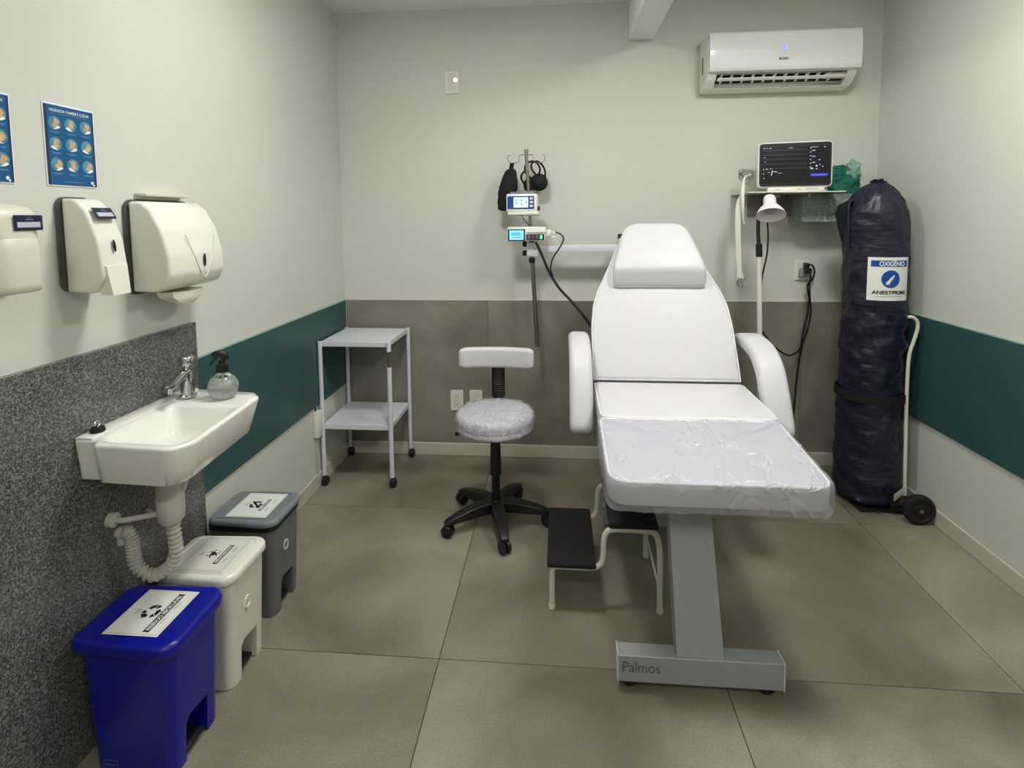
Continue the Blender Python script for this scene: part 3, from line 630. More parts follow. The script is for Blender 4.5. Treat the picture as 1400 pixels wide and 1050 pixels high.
for z, k_ in [(1.291, .96), (1.294, 1.0), (1.310, 1.03), (1.385, 1.03), (1.405, 1.0), (1.412, .96)]:
    P = rpoly([(.030, -2.122), (.126, -2.122), (.126, -1.994), (.030, -1.994)], [.003, .05, .05, .003], 8)
    rings.append([(.030+(x-.030)*k_, -2.058+(y+2.058)*min(1, k_), z) for x, y in P])
part('front_shell', G().loft(rings), M_pl_warm, d1, angle=50)

# ================================================================== POSTERS
def poster(y0, y1, z0, z1, label, name='poster'):
    t = thing(name, label, 'poster', (0, (y0+y1)/2, z0), 'hand hygiene posters')
    part('board', G().box(.0005, .0025, y0, y1, z0, z1), M_inkw, t, smooth=False)
    w = y1-y0; h = z1-z0; M = frame((.0026, y0, z0), (0, 1, 0), (0, 0, 1))
    part('printed_sheet', G(M).rect(.0025, w-.0025, .0025, h-.0045, .0003), M_posterb, t, smooth=False)
    part('side_stripe', G(M).rect(.0025, .010, .0025, h-.0045, .0005), M_postd, t, smooth=False); part('side_stripe', G(M).rect(w-.008, w-.0025, .0025, h-.0045, .0005), M_postd, t, smooth=False)
    part('title', G(M).text('HIGIENIZAR TAMBÉM É CUIDAR', .0105, .018, h-.021, .0008, fit=w-.034, bold=.00005), M_inkw, t, smooth=False)
    g = G(M); g.rect(.022, w-.022, h-.0262, h-.0254, .0008)
    gw = G(M); rnd = random.Random(3)
    for r in range(3):
        for c in range(3):
            cx = .030+c*(w-.058)/2; cy = h-.050-r*.053; gs = G(M); pd = part('picture', G(M).disc(cx, cy, .0175, .0006), M_disc, t, smooth=False)
            a = rnd.uniform(-.6, .6)
            for k in range(4):
                b = a+.5+k*.42; gs.flat([(cx-.004+.0*k, cy-.006), (cx+.004, cy-.007), (cx+.013*math.cos(b)+.002, cy+.012*math.sin(b)), (cx+.013*math.cos(b)-.002, cy+.012*math.sin(b)+.001)], .0010+k*.00005)
            gs.disc(cx+.001, cy-.005, .0085, .0013, 14, .006)
            s_ = 1 if (r+c) % 2 else -1
            part('hand_print', gs, M_skin, pd, smooth=False)
            part('water_print', G(M).flat([(cx-s_*.016, cy-.010), (cx-s_*.007, cy-.015), (cx+s_*.006, cy-.0165), (cx-s_*.010, cy-.006)], .0015), M_inkw, pd, smooth=False)
            g.rect(cx-.016, cx+.014, cy-.0235, cy-.0225, .0008).rect(cx-.011, cx+.010, cy-.0260, cy-.0252, .0008)
    g.rect(.045, w-.045, .0115, .0125, .0008); gw.disc(w-.018, .013, .0045, .0008, 12); gw.disc(w-.013, .007, .0028, .0008, 10)
    part('logo_print', gw, M_inkw, t, smooth=False)
    part('small_print', g, mat('pale_blue_ink', (120, 165, 200), .5), t, smooth=False)
poster(-1.866, -1.716, 1.540, 1.752, 'blue hand hygiene poster with nine round pictures above the narrow soap dispenser')
poster(-2.098, -1.948, 1.539, 1.750, 'blue hand hygiene poster cut off by the left edge of the photo')

# ================================================================== BINS
def arrow_tri(g, cx, cy, R, z, slash=False):
    for k in range(3):
        a = PI/2+k*2*PI/3
        def pt(r, t): return (cx+r*math.cos(a+t), cy+r*math.sin(a+t))
        g.flat([pt(R, -.15), pt(R*1.02, .35), pt(R*.55, .45), pt(R*.55, -.05)], z)
        g.flat([pt(R*1.05, .45), pt(R*.98, 1.00), pt(R*.50, 1.15), pt(R*.55, .55)], z)
        g.flat([pt(R*1.16, 1.02), pt(R*.80, 1.55), pt(R*.38, 1.22)], z)
    if slash: g.flat([(cx-R, cy-R*.8), (cx-R*.75, cy-R), (cx+R, cy+R*.8), (cx+R*.75, cy+R)], z+.0001)
def biohaz(g, cx, cy, R, z):
    for k in range(3):
        a = PI/2+k*2*PI/3; ox, oy = cx+R*.5*math.cos(a), cy+R*.5*math.sin(a)
        for i in range(14):
            t0 = a+PI*.18+(2*PI-PI*.36)*i/14; t1 = a+PI*.18+(2*PI-PI*.36)*(i+1)/14
            def w(t): d = abs(((t-a) % (2*PI))-PI)/PI; return R*(.52-.04), R*(.52-.04)-R*.24*(1-d*.9)
            o0, i0 = w(t0); o1, i1 = w(t1)
            g.flat([(ox+o0*math.cos(t0), oy+o0*math.sin(t0)), (ox+o1*math.cos(t1), oy+o1*math.sin(t1)), (ox+i1*math.cos(t1), oy+i1*math.sin(t1)), (ox+i0*math.cos(t0), oy+i0*math.sin(t0))], z+k*.00005)
    for i in range(16):
        t0, t1 = 2*PI*i/16, 2*PI*(i+1)/16
        g.flat([(cx+R*.36*math.cos(t0), cy+R*.36*math.sin(t0)), (cx+R*.36*math.cos(t1), cy+R*.36*math.sin(t1)), (cx+R*.26*math.cos(t1), cy+R*.26*math.sin(t1)), (cx+R*.26*math.cos(t0), cy+R*.26*math.sin(t0))], z+.0002)
def pedal_bin(x0, x1, y0, y1, zt, mb, ml, label, kind, e=0):
    """x0..x1, y0..y1: the lid; the opening side with the pedal faces +x"""
    t = thing('pedal_bin', label, 'pedal bin', ((x0+x1)/2, (y0+y1)/2, 0), 'pedal bins along the granite wall')
    bt = rr(x0+.014+e, x1-.012-e*.4, y0+.014+e*.5, y1-.014, .032, 7); bb = rr(x0+.028+e, x1-.026-e*.4, y0+.024+e*.5, y1-.024, .030, 7)
    def lp(f, d=0): return [(a[0]*(1-f)+b[0]*f, a[1]*(1-f)+b[1]*f) for a, b in zip(bb, bt)]
    zl = zt-.030
    rings = [[(p[0], p[1], z) for p in lp(f)] for f, z in [(0, .004), (.0, .002), (.01, .006), (.5, zl*.5), (.95, zl*.96), (1, zl)]]
    body = part('body', G().loft(rings[1:]), mb, t, angle=45)
    yc = (y0+y1)/2; w = .043
    # pedal recess, arched
    Mc = frame((x1-.115, 0, 0), (0, 1, 0), (0, 0, 1))
    cut(body, G(Mc).prism([(yc-w, -.02), (yc+w, -.02), (yc+w, .112), (yc-w+.016, .122), (yc-w, .105)], 0, .15))
    part('pedal', G().box(x1-.085, x1-.036, yc-.034, yc+.034, .012, .026, .004), M_black, t, 'black foot pedal')
    part('recess_shade', G().box(x1-.113, x1-.108, yc-w+.001, yc+w-.001, .004, .10), M_dark, t)  # dark sheet painting shade into the back of the recess
    o = rpoly([(x0+.012, y0+.012), (x1, y0), (x1, y1), (x0+.012, y1-.012)], [.035, .045, .045, .035], 8)
    g = G(); 
    if kind == 'gray':
        part('inner_rim', G().loft([[(p[0], p[1], z) for p in lp(1.22)] for z in (zl-.012, zl+.006)]), M_black, t, 'black inner bucket rim')
        cushion(g, o, zl+.0065, zt, .012, 110, dome=.001)
    else: cushion(g, o, zl-.006 if kind == 'blue' else zl-.001, zt, .014, 110, dome=.001)
    lid = part('lid', g, ml, t)
    ro = rr(x0+.040, x1-.028, y0+.026, y1-.026, .02, 6)
    if kind != 'blue':
        P = resample(ro, 60); part('lid_ridge', G().tube([(p.x, p.y, zt+.0006) for p in P]+[(P[0].x, P[0].y, zt+.0006)], .0028, 6, cap=False), ml, lid)
        Ms = frame((x1-.017, yc-.01, zt*.62), (0, 1, 0), (0, 0, 1)); g = G(Ms)
        ring = [[(.017*k_*math.cos(a), .021*k_*math.sin(a), h_) for a in [i*2*PI/24 for i in range(24)]] for k_, h_ in [(1, 0), (.95, .004), (.75, .004), (.70, .001)]]
        g.loft(ring, False, True); part('embossed_badge', g, M_pl_white if kind == 'white' else mat('badge_gray', (190, 192, 190), .35), body)
        g = G(Ms).box(-.003, .004, -.010, .010, .001, .003).box(-.008, .008, -.002, .002, .001, .003); part('badge_mark', g, mb, body)
    else:
        Ms = frame((x0+.115, y0+.0165, .052), (1, 0, 0), (0, -.0, 1)); g = G(Ms)
        for a in [(-.020, .020, -.011, -.0102), (-.020, .020, .0102, .011), (-.020, -.0192, -.011, .011), (.0192, .020, -.011, .011)]: g.box(a[0], a[1], a[2], a[3], .0045, .006)
        g.rect(-.014, .014, -.003, .003, .0058); part('embossed_mark', g, mat('embossed_blue', (70, 80, 150), .4), body)
    # sticker: text runs along +y, top of the text towards the wall
    cx = (x0+x1)/2+.013; Ml = frame((cx, yc, zt+.0012+(.001 if kind == 'blue' else .0)), (0, 1, 0), (-1, 0, 0)); hw, hh = .083, .076
    st_ = part('sticker', G(Ml).box(-hw, hw, -hh, hh, 0, .0008), M_paper if kind != 'white' else mat('cream_sticker', (218, 217, 206), .35), lid, 'white printed sticker', smooth=False)
    gb = G(Ml); zz = .0012
    for a in [(-hw+.005, hw-.005, -hh+.005, -hh+.0057), (-hw+.005, hw-.005, hh-.0057, hh-.005), (-hw+.005, -hw+.0057, -hh+.005, hh-.005), (hw-.0057, hw-.005, -hh+.005, hh-.005)]: gb.rect(*a, zz)
    part('border_print', gb, M_inkg, st_, smooth=False)
    g = G(Ml)
    if kind == 'blue': arrow_tri(g, 0, .004, .025, zz); g.rect(-.070, .070, -.043, -.025, zz); word = 'RESÍDUO RECICLÁVEL'; fw = .128; ty_ = -.0395; sz = .0145
    elif kind == 'white': biohaz(g, 0, .006, .024, zz); g.rect(-.048, .048, -.036, -.022, zz); word = 'RESÍDUO INFECTANTE'; fw = .086; ty_ = -.0325; sz = .0095
    else: arrow_tri(g, 0, .006, .024, zz, True); g.rect(-.040, .040, -.034, -.022, zz); word = 'RESÍDUO COMUM'; fw = .070; ty_ = -.0310; sz = .0085
    part('symbol_print', g, M_ink, st_, 'black symbol and text bar', smooth=False)
    part('lettering', G(Ml).text(word, sz, 0, ty_, zz+.0006, fit=fw, align='CENTER', bold=.0004), M_inkw, st_, smooth=False)
    g = G(Ml)
    for yy in (.044, .038): g.rect(-.010, .008, yy-.0008, yy+.0012, zz)
    for yy in (-.050, -.054): g.rect(-.040, -.018, yy, yy+.0012, zz).rect(.012, .040, yy, yy+.0012, zz)
    part('small_print', g, M_inkg, st_, smooth=False)
    return t
pedal_bin(.030, .334, -1.966, -1.722, .382, M_blue, M_blue, 'blue pedal bin with a recycling sticker, nearest to the camera', 'blue', .018)
pedal_bin(.050, .322, -1.700, -1.468, .378, M_pl_warm, M_pl_white, 'off-white pedal bin with a biohazard sticker, middle of the three bins', 'white')
pedal_bin(.016, .292, -1.400, -1.166, .374, M_bgray2, M_bgray, 'grey pedal bin, farthest of the three bins by the wall', 'gray')

# ================================================================== WALL PLATES
def outlet(cx, cz, w, h, label, holes, name='power_outlet', group='wall plates'):
    t = thing(name, label, 'outlet' if name != 'switch_plate' else 'switch', (cx, 0, cz-h/2), group)
    yb = .0075 if cz > .96 else -.0005
    M = frame((cx, yb, cz), (1, 0, 0), (0, 0, 1))
    part('plate', G(M).prism(rr(-w/2, w/2, -h/2, h/2, .006, 4), .0, .008, .002), M_pl_white, t)
    if holes:
        gi = G(M).prism(rr(-w*.30, w*.30, -h*.36, h*.36, .004, 4), .0081, .0095, .0005, 1); ins = part('socket_insert', gi, M_pl_warm, t)
        for s_ in ((-.18, .18) if holes == 2 else (0,)):
            g = G(M)
            for dx in (-.006, 0, .006): g.disc(dx, s_*h+(.0 if dx else -.003), .0022, .0098, 10)
            part('socket_holes', g, M_dark, ins, smooth=False)
    else: part('centre_cap', G(M).prism(rr(-w*.38, w*.38, -h*.40, h*.40, .004, 4), .0081, .0092, .0004, 1), M_pl_warm, t)
    return t
outlet(.684, .345, .076, .125, 'white double socket plate low on the tiled wall, left of the stool', 2)
outlet(.800, .347, .076, .125, 'white blank plate low on the tiled wall, half hidden by the stool seat', 0, 'blank_plate')
outlet(2.667, 1.136, .076, .118, 'white socket plate on the painted wall with black plugs in it', 1)
sw = outlet(.686, 2.226, .075, .125, 'blank white plate with a bright dot, high on the back wall', 0, 'switch_plate')
part('indicator_dot', G(frame((.707, -.0017, 2.240), (1, 0, 0), (0, 0, 1))).disc(0, 0, .0115, .0003, 20), mat('indicator_light', (255, 255, 255), .3, emit=2.5), sw, 'small lit white dot', smooth=False)
t = thing('surface_outlet_box', 'slim white outlet box low on the left wall behind the trolley', 'outlet', (0, -.44, .28))
part('box', G().box(.0005, .030, -.470, -.415, .285, .425, .004), M_pl_white, t)
part('conduit', G().box(.0005, .010, -.452, -.440, .080, .284, .002, 1), M_pvc, t, 'thin conduit running down')
part('conduit', G().tube([(.006, -.446, .426), (.006, -.446, .446)], .004, 6), M_black, t)

# ================================================================== AIR CONDITIONER
ac = thing('air_conditioner', 'white split air conditioner high on the back wall, right of the beam', 'air conditioner', (2.465, -.1, 2.115))
ax0, ax1 = 2.083, 2.843
Mx = frame((ax0, 0, 0), (0, 1, 0), (0, 0, 1))     # u=y, v=z, n=+x
body = rpoly([(.0070, 2.405), (-.150, 2.400), (-.172, 2.370), (-.172, 2.205), (-.135, 2.165), (-.085, 2.128), (-.03, 2.118), (.0070, 2.118)], [0, .02, .02, .01, .02, .03, .01, 0], 5)
body = body[::-1] if False else body
o = part('body', G(Mx).prism(body, .0, ax1-ax0, .003, 1), M_pl_white, ac, angle=40)
cut(o, G(frame((ax0+.05, 0, 0), (0, 1, 0), (0, 0, 1))).prism([(-.20, 2.186), (-.168, 2.190), (-.10, 2.205), (-.065, 2.150), (-.098, 2.115), (-.16, 2.12)], 0, ax1-ax0-.10))
fp = rpoly([(-.1735, 2.404), (-.189, 2.385), (-.196, 2.30), (-.194, 2.215), (-.185, 2.196), (-.1735, 2.196)], [.004, .02, .05, .02, .008, .001], 5)
pn = part('front_panel', G(frame((ax0+.003, 0, 0), (0, 1, 0), (0, 0, 1))).prism(fp, 0, ax1-ax0-.002, .0015, 1), M_acw, ac, 'glossy white front panel')
part('outlet_back', G().box(ax0+.052, ax1-.052, -.10, -.070, 2.158, 2.196), M_dark, ac)
for k in range(11):
    x = ax0+.075+k*.055; part('vane', G().loft([[(x, -.158, 2.186), (x+.004, -.158, 2.186), (x+.004, -.158, 2.180), (x, -.158, 2.180)], [(x, -.108, 2.150), (x+.004, -.108, 2.150), (x+.004, -.108, 2.144), (x, -.108, 2.144)]]).box(x-.001, x+.005, -.135, -.120, 2.150, 2.188), M_pl_warm, ac, smooth=False)
lv = [[(x_, -.158, 2.1655), (x_, -.157, 2.1695), (x_, -.142, 2.160), (x_, -.143, 2.156)] for x_ in (ax0+.054, ax1-.054)]
part('louver', G().loft(lv), M_pl_white, ac, smooth=False)
part('end_cover', G().box(ax1-.155, ax1-.056, -.150, -.12, 2.158, 2.182, .002), mat('vent_gray', (170, 168, 155), .4), ac)
Mp = frame((2.462, -.1975, 2.297), (1, 0, 0), (0, 0, 1))
part('temperature_display', G(Mp).text('22', .032, 0, -.004, .0004, fit=.030, align='CENTER', bold=.0001), M_acled, pn, 'lit digits', smooth=False)
part('lettering', G(frame((2.456, -.1963, 2.245), (1, 0, 0), (0, 0, 1))).text('ELGIN', .016, 0, 0, .0006, fit=.044, align='CENTER', bold=.0004), mat('brand_gray', (70, 70, 70), .4), pn, smooth=False)
part('side_vent', G().box(ax0-.0008, ax0+.0005, -.075, -.055, 2.21, 2.30), mat('vent_dark', (90, 88, 78), .6), ac, smooth=False)

# ================================================================== IV POLE, WALL ARM, DEVICES
wa = thing('wall_mount', 'pale grey horizontal wall arm holding the drip pole', 'wall arm', (1.64, -.1, 1.23))
part('wall_bracket', G().box(1.665, 1.690, -.09, .0075, 1.235, 1.335, .003).box(1.640, 1.715, .001, .0075, 1.225, 1.345, .002), M_black, wa, 'black wall bracket')
part('arm', G().box(1.185, 1.665, -.165, -.125, 1.252, 1.292, .003), M_ltmetal, wa)
part('pivot', G().box(1.628, 1.668, -.17, -.10, 1.238, 1.322, .004), M_ltmetal, wa)
cl = part('clamp', G().box(1.122, 1.186, -.175, -.115, 1.228, 1.305, .006), M_ltmetal, wa)
for z in (1.245, 1.296): part('knob', G().lathe([(0, 0), (.014, 0), (.016, -.006), (.014, -.022), (0, -.024)], (1.1215, -.145, z), 14, 'x'), M_black, cl)
for z in (1.322, 1.205): part('collar', G().lathe([(0, z-.016), (.017, z-.014), (.018, z), (.017, z+.014), (0, z+.016)], (1.150, -.145, 0), 16), M_black, cl)
ip = thing('drip_pole', 'slim steel drip pole with wire hooks, clamped in the wall arm', 'drip pole', (1.18, -.145, .72))
def px(z): return 1.1215+(1.812-z)*.0515
part('upper_pole', G().tube([(px(1.812), -.145, 1.812), (px(1.23), -.145, 1.23)], .0095, 12), M_steel, ip)
part('lower_pole', G().tube([(px(1.25), -.145, 1.25), (px(.715), -.145, .715)], .0125, 12), M_steel, ip)
part('top_cap', G().lathe([(0, 1.806), (.012, 1.807), (.012, 1.818), (0, 1.820)], (px(1.812), -.145, 0), 12), M_steel, ip)
for s_ in (-1, 1):
    x = px(1.79); pts = [(x, -.145, 1.787), (x+s_*.036, -.145, 1.787), (x+s_*.040, -.147, 1.762), (x+s_*.048, -.150, 1.748), (x+s_*.085, -.152, 1.745), (x+s_*.100, -.152, 1.757), (x+s_*.103, -.152, 1.778), (x+s_*.088, -.152, 1.789)]
    part('hook', G().tube(pts, .0022, 6, 4), M_steel, ip)
pts = [(px(1.78), -.145, 1.778), (px(1.78), -.175, 1.772), (px(1.78), -.19, 1.755), (px(1.78), -.2, 1.765)]; part('hook', G().tube(pts, .0022, 6, 4), M_steel, ip)
# black reservoir bag
def blob(c, sx, sy, sz, prof, n=28, seg=22, tilt=0, nz=0):
    rings = []
    for i in range(n):
        t = i/(n-1); r = prof(t); z = c[2]+sz*(t-.5)
        rings.append([(c[0]+sx*r*math.cos(a)+tilt*(t-.5)+nz*noise.noise(Vector((math.cos(a)*3, math.sin(a)*3, t*9))), c[1]+sy*r*math.sin(a), z) for a in [k*2*PI/seg for k in range(seg)]])
    return G().loft(rings)
bagp = lambda t: max(.04, (math.sin(PI*min(1, t/.82)**.75) if t < .0 else (1-abs((t-.40)/.62)**2.2 if t < .86 else .22))*(1 if t > .03 else .6))
o = solo('breathing_bag', blob((1.018, -.112, 1.615), .052, .026, .265, bagp, tilt=.045, nz=.006), M_blackfab, 'flat black breathing bag hanging from the left hook of the drip pole', 'bag')
fm = thing('face_mask', 'black face mask with looped straps hanging behind the drip pole', 'mask', (1.16, -.10, 1.58))
part('cup', G().lathe([(0, .05), (.022, .048), (.038, .040), (.047, .022), (.050, 0), (.044, -.018), (0, -.020)][::-1], (0, 0, 0), 24), M_blackfab, fm)
cup = fm.children[0] if fm.children else None
for o in list(bpy.data.objects):
    if o.name.startswith('cup') and o.parent is fm:
        me = o.data; Mr = Matrix.Translation((1.190-1.16, -.070+.10, 1.640-1.58)) @ Matrix.Rotation(math.radians(75), 4, 'X') @ Matrix.Scale(1, 4)
        for v in me.vertices: v.co = Mr @ (v.co+WO[fm])
for pts in ([(1.180, -.085, 1.675), (1.150, -.095, 1.715), (1.150, -.1, 1.745), (1.175, -.1, 1.757), (1.200, -.1, 1.745), (1.222, -.095, 1.71), (1.225, -.085, 1.665)],
            [(1.150, -.09, 1.660), (1.115, -.1, 1.695), (1.115, -.1, 1.735), (1.150, -.105, 1.757), (1.185, -.105, 1.74), (1.195, -.1, 1.70), (1.165, -.09, 1.665)],
            [(1.165, -.085, 1.600), (1.115, -.10, 1.625), (1.090, -.105, 1.67), (1.110, -.11, 1.70), (1.135, -.11, 1.68)]):
    part('strap', G().tube(pts, .0055, 8, 5), M_blackfab, fm)
part('side_pad', blob((1.130, -.100, 1.625), .028, .022, .075, lambda t: max(.1, math.sqrt(max(0, 1-(2*t-1)**2))), 14, 16), M_blackfab, fm)
# upper monitor device
dv = thing('infusion_monitor', 'small white device with a pale lit screen, upper of the two on the drip pole', 'medical device', (1.105, -.21, 1.47))
Md = frame((1.103, -.232, 1.526), (1, -.10, 0), (.0, .10, 1))
b = part('housing', G(Md).box(-.088, .082, -.050, .048, -.075, 0, .008), M_pl_white, dv)
part('top_handle', G(Md).box(-.070, .066, .049, .060, -.060, -.012, .005), mat('slate_plastic', (120, 122, 140), .4), dv)
part('bottom_tray', G(Md).box(-.078, .092, -.068, -.051, -.080, .008, .004), M_pl_white, dv)
f_ = part('control_face', G(Md).box(-.080, .066, -.036, .034, .0005, .003, .001, 1), mat('royal_blue', (28, 60, 140), .35), b, 'blue control face', smooth=False)
part('screen', G(Md).box(-.046, .034, -.028, .027, .0032, .0042), M_screen_w, b, 'pale lit screen', smooth=False)
g = G(Md)
for (a, c_) in ((-.035, .012), (-.035, -.006), (-.005, .010), (-.005, -.010), (.020, .002)): g.rect(a, a+.006, c_-.005, c_+.005, .0048)
part('digits', g, M_digit, b, smooth=False)
g = G(Md)
for z in (.020, .0, -.020): g.box(.043, .060, z-.006, z+.006, .0032, .0055, .001, 1)
part('button', g, M_ltmetal, b, smooth=False)
part('side_knob', G(Md).lathe([(0, .082), (.012, .083), (.013, .092), (0, .094)], (0, -.030, -.03), 14, 'x'), M_black, b)
part('clamp', G().box(1.115, 1.150, -.156, -.125, 1.49, 1.55, .004), M_black, dv)
# lower pump
dp = thing('infusion_pump', 'white infusion pump with a blue lit screen and green key, lower on the drip pole', 'medical device', (1.13, -.2, 1.30))
Md = frame((1.128, -.225, 1.357), (1, -.05, 0), (.0, .06, 1))
b = part('housing', G(Md).box(-.108, .102, -.040, .038, -.070, 0, .008), M_pl_white, dv if False else dp)
part('screen_bezel', G(Md).box(-.104, -.010, -.040, .024, .0005, .003, .001, 1), M_navyink, b, smooth=False)
part('screen', G(Md).box(-.096, -.018, -.034, .018, .0032, .0045), M_screen_b, b, 'blue lit screen', smooth=False)
g = G(Md); rnd = random.Random(5)
for i in range(7): h_ = rnd.uniform(.008, .018); g.rect(-.084+i*.008, -.080+i*.008, -.010, -.010+h_, .005)
g.rect(-.080, -.030, -.022, -.019, .005); part('digits', g, M_digit, b, smooth=False)
part('keypad', G(Md).box(-.004, .094, -.034, -.004, .0005, .003, .001, 1), M_navyink, b, smooth=False)
for i in range(4):
    part('key', G(Md).box(.004+i*.022, .018+i*.022, -.029, -.009, .0032, .006, .002), [M_redkey, M_pl_gray, M_redkey, M_green][i], b, 'lit green key' if i == 3 else None, smooth=False)
part('top_ridge', G(Md).box(.0, .098, .002, .010, .0005, .006, .002), mat('pale_gray_plastic', (180, 180, 180), .4), b)
part('tube_connector', G(Md).box(.103, .132, -.016, .022, -.05, -.012, .008).box(.132, .150, -.004, .012, -.04, -.022, .004).box(.128, .156, -.024, -.014, -.04, -.022, .003), M_pl_white, dp)
part('clamp', G().box(1.128, 1.163, -.156, -.125, 1.34, 1.385, .004), M_black, dp)
solo('power_cable', G().tube([(1.175, -.235, 1.312), (1.205, -.235, 1.25), (1.245, -.24, 1.155), (1.300, -.25, 1.065), (1.37, -.26, .99), (1.44, -.28, .905), (1.52, -.30, .78), (1.58, -.32, .62)], .0075, 10, 6), M_black, 'thick black cable sloping from the infusion pump down behind the chair', 'cable')
solo('sensor_cable', G().tube([(1.284, -.26, 1.365), (1.312, -.27, 1.352), (1.325, -.27, 1.325), (1.300, -.265, 1.275), (1.268, -.26, 1.225), (1.256, -.258, 1.17), (1.268, -.256, 1.128)], .004, 8, 6), M_black, 'thin black cable looping from the right end of the infusion pump', 'cable')
solo('sensor_lead', G().tube([(1.100, -.24, 1.458), (1.112, -.24, 1.435), (1.128, -.235, 1.415), (1.14, -.222, 1.402)], .003, 6, 4), M_black, 'short black lead between the two devices on the drip pole', 'cable')

# ================================================================== WALL SHELF, PATIENT MONITOR
sh = thing('wall_shelf', 'thin white wall shelf carrying the patient monitor', 'shelf', (2.51, -.15, 1.45))
part('plate', G().box(2.268, 2.735, -.305, .0070, 1.559, 1.565, .0015, 1), M_pl_white, sh)
part('bracket', G().box(2.42, 2.435, -.26, .0070, 1.535, 1.558).box(2.57, 2.585, -.26, .0070, 1.535, 1.558).box(2.36, 2.60, -.012, .0070, 1.44, 1.558, .003), mat('bracket_gray', (120, 118, 108), .4), sh)
part('bracket_knob', G().lathe([(0, 0), (.012, 0), (.012, -.02), (0, -.022)], (2.54, -.014, 1.475), 12, 'y'), M_steel, sh)
mo = thing('patient_monitor', 'patient monitor with a wide black screen and white rim on the wall shelf', 'monitor', (2.50, -.22, 1.565))
ya_ = math.radians(-12); uu = (math.cos(ya_), math.sin(ya_), 0)
Mm = frame((2.500, -.262, 1.700), uu, (0, .02, 1))
fr = part('housing', G(Mm).prism(rr(-.172, .172, -.112, .118, .020, 6), -.062, 0, .005), M_pl_white, mo)
part('stand_bar', G(Mm).box(-.125, .150, -.134, -.1125, -.060, .002, .004), M_pl_white, mo)
part('bezel', G(Mm).prism(rr(-.166, .166, -.106, .112, .015, 6), .0004, .0022), M_black, fr, smooth=False)
sc = part('screen', G(Mm).rect(-.156, .156, -.092, .094, .0028), M_tealglow, fr, 'dark screen with thin traces', smooth=False)
g = G(Mm)
for i in range(5): g.rect(-.152, .055, .076-i*.023, .0772-i*.023, .0034)
part('trace_line', g, M_mline, fr, smooth=False)
g = G(Mm); rnd = random.Random(11)
for (x, y, w, h) in [(-.150, .087, .012, .003), (-.132, .087, .006, .003), (-.120, .087, .010, .003), (-.03, .086, .02, .002), (-.145, .040, .006, .003), (-.142, .018, .006, .003), (-.148, -.022, .005, .004), (-.135, -.020, .009, .004), (-.115, -.018, .006, .004), (-.148, -.044, .004, .005), (-.148, -.066, .008, .003), (-.126, -.035, .012, .002), (-.098, -.034, .016, .004), (-.080, -.040, .022, .002)]+[(.068, .080-i*.019, .006, .004) for i in range(6)]+[(.078, .068-i*.03, .014, .004) for i in range(3)]+[(.07, .086, .035, .002), (.13, .084, .008, .004), (.108, .02, .007, .005), (.112, -.004, .004, .005), (.124, -.014, .005, .005), (.095, -.012, .008, .008), (.072, -.024, .012, .008), (.096, -.026, .006, .006)]:
    g.rect(x, x+w, y, y+h, .0034)
g.flat([(-.112, -.050), (-.107, -.050), (-.100, -.024), (-.105, -.024)], .0034); part('screen_marks', g, M_mtext, fr, smooth=False)
part('status_bar', G(Mm).rect(.074, .148, -.058, -.047, .0034), M_mblue, fr, 'blue status bar', smooth=False)
g = G(Mm).rect(-.085, -.065, -.125, -.121, .0026); g.rect(.05, .11, -.124, -.120, .0026); part('print', g, mat('faint_gray_print', (160, 160, 150), .5), mo, smooth=False)
part('sticker', G(Mm).rect(.012, .032, -.125, -.119, .0028), M_orange, mo, smooth=False)
part('knob', G(Mm).lathe([(0, 0), (.007, 0), (.007, .008), (0, .009)], (.142, -.121, .002), 12), M_steel, mo)
g = G()
for i in range(7):
    a0 = i*.9; g.tube([(2.325+.0*i, -.14-.004*i, 1.600+.006*i), (2.285+.006*math.cos(a0), -.13, 1.62+.012*i), (2.27, -.12, 1.655+.004*i), (2.30, -.12, 1.690-.008*i), (2.345, -.13, 1.68-.006*i)], .0018, 6, 4)
solo('coiled_leads', g, mat('gray_cable', (110, 108, 100), .5), 'coiled grey leads beside the left edge of the patient monitor', 'cable')
solo('monitor_lead', G().tube([(2.305, -.20, 1.66), (2.262, -.24, 1.64), (2.247, -.26, 1.58), (2.245, -.27, 1.51), (2.252, -.26, 1.44), (2.262, -.25, 1.40)], .0085, 10, 5, radii=[.004, .004, .010, .009, .005, .004]), M_cord, 'white probe lead hanging over the left end of the wall shelf', 'cable')
eb = thing('lead_bundle', 'bundle of thin white sensor leads hanging left of the lamp', 'cable', (2.25, -.24, 1.08))
for i, dx in enumerate((-.008, 0, .007, .012)):
    part('lead', G().tube([(2.252+dx*.3, -.24, 1.56), (2.232+dx, -.245, 1.50), (2.230+dx, -.245, 1.38), (2.238+dx, -.24, 1.25), (2.246+dx*.8, -.235, 1.16), (2.252+dx*1.5, -.235, 1.115)], .0052 if i < 2 else .0035, 8, 5), M_cord, eb)
for i in range(6):
    a = i*1.05; part('clip', G().tube([(2.250, -.235, 1.135-i*.006), (2.254+.02*math.cos(a), -.235+.01*math.sin(a), 1.115-i*.008), (2.250+.014*math.cos(a+1), -.235, 1.085-i*.004)], .003, 6, 3), mat('lead_gray', (130, 128, 118), .4), eb)

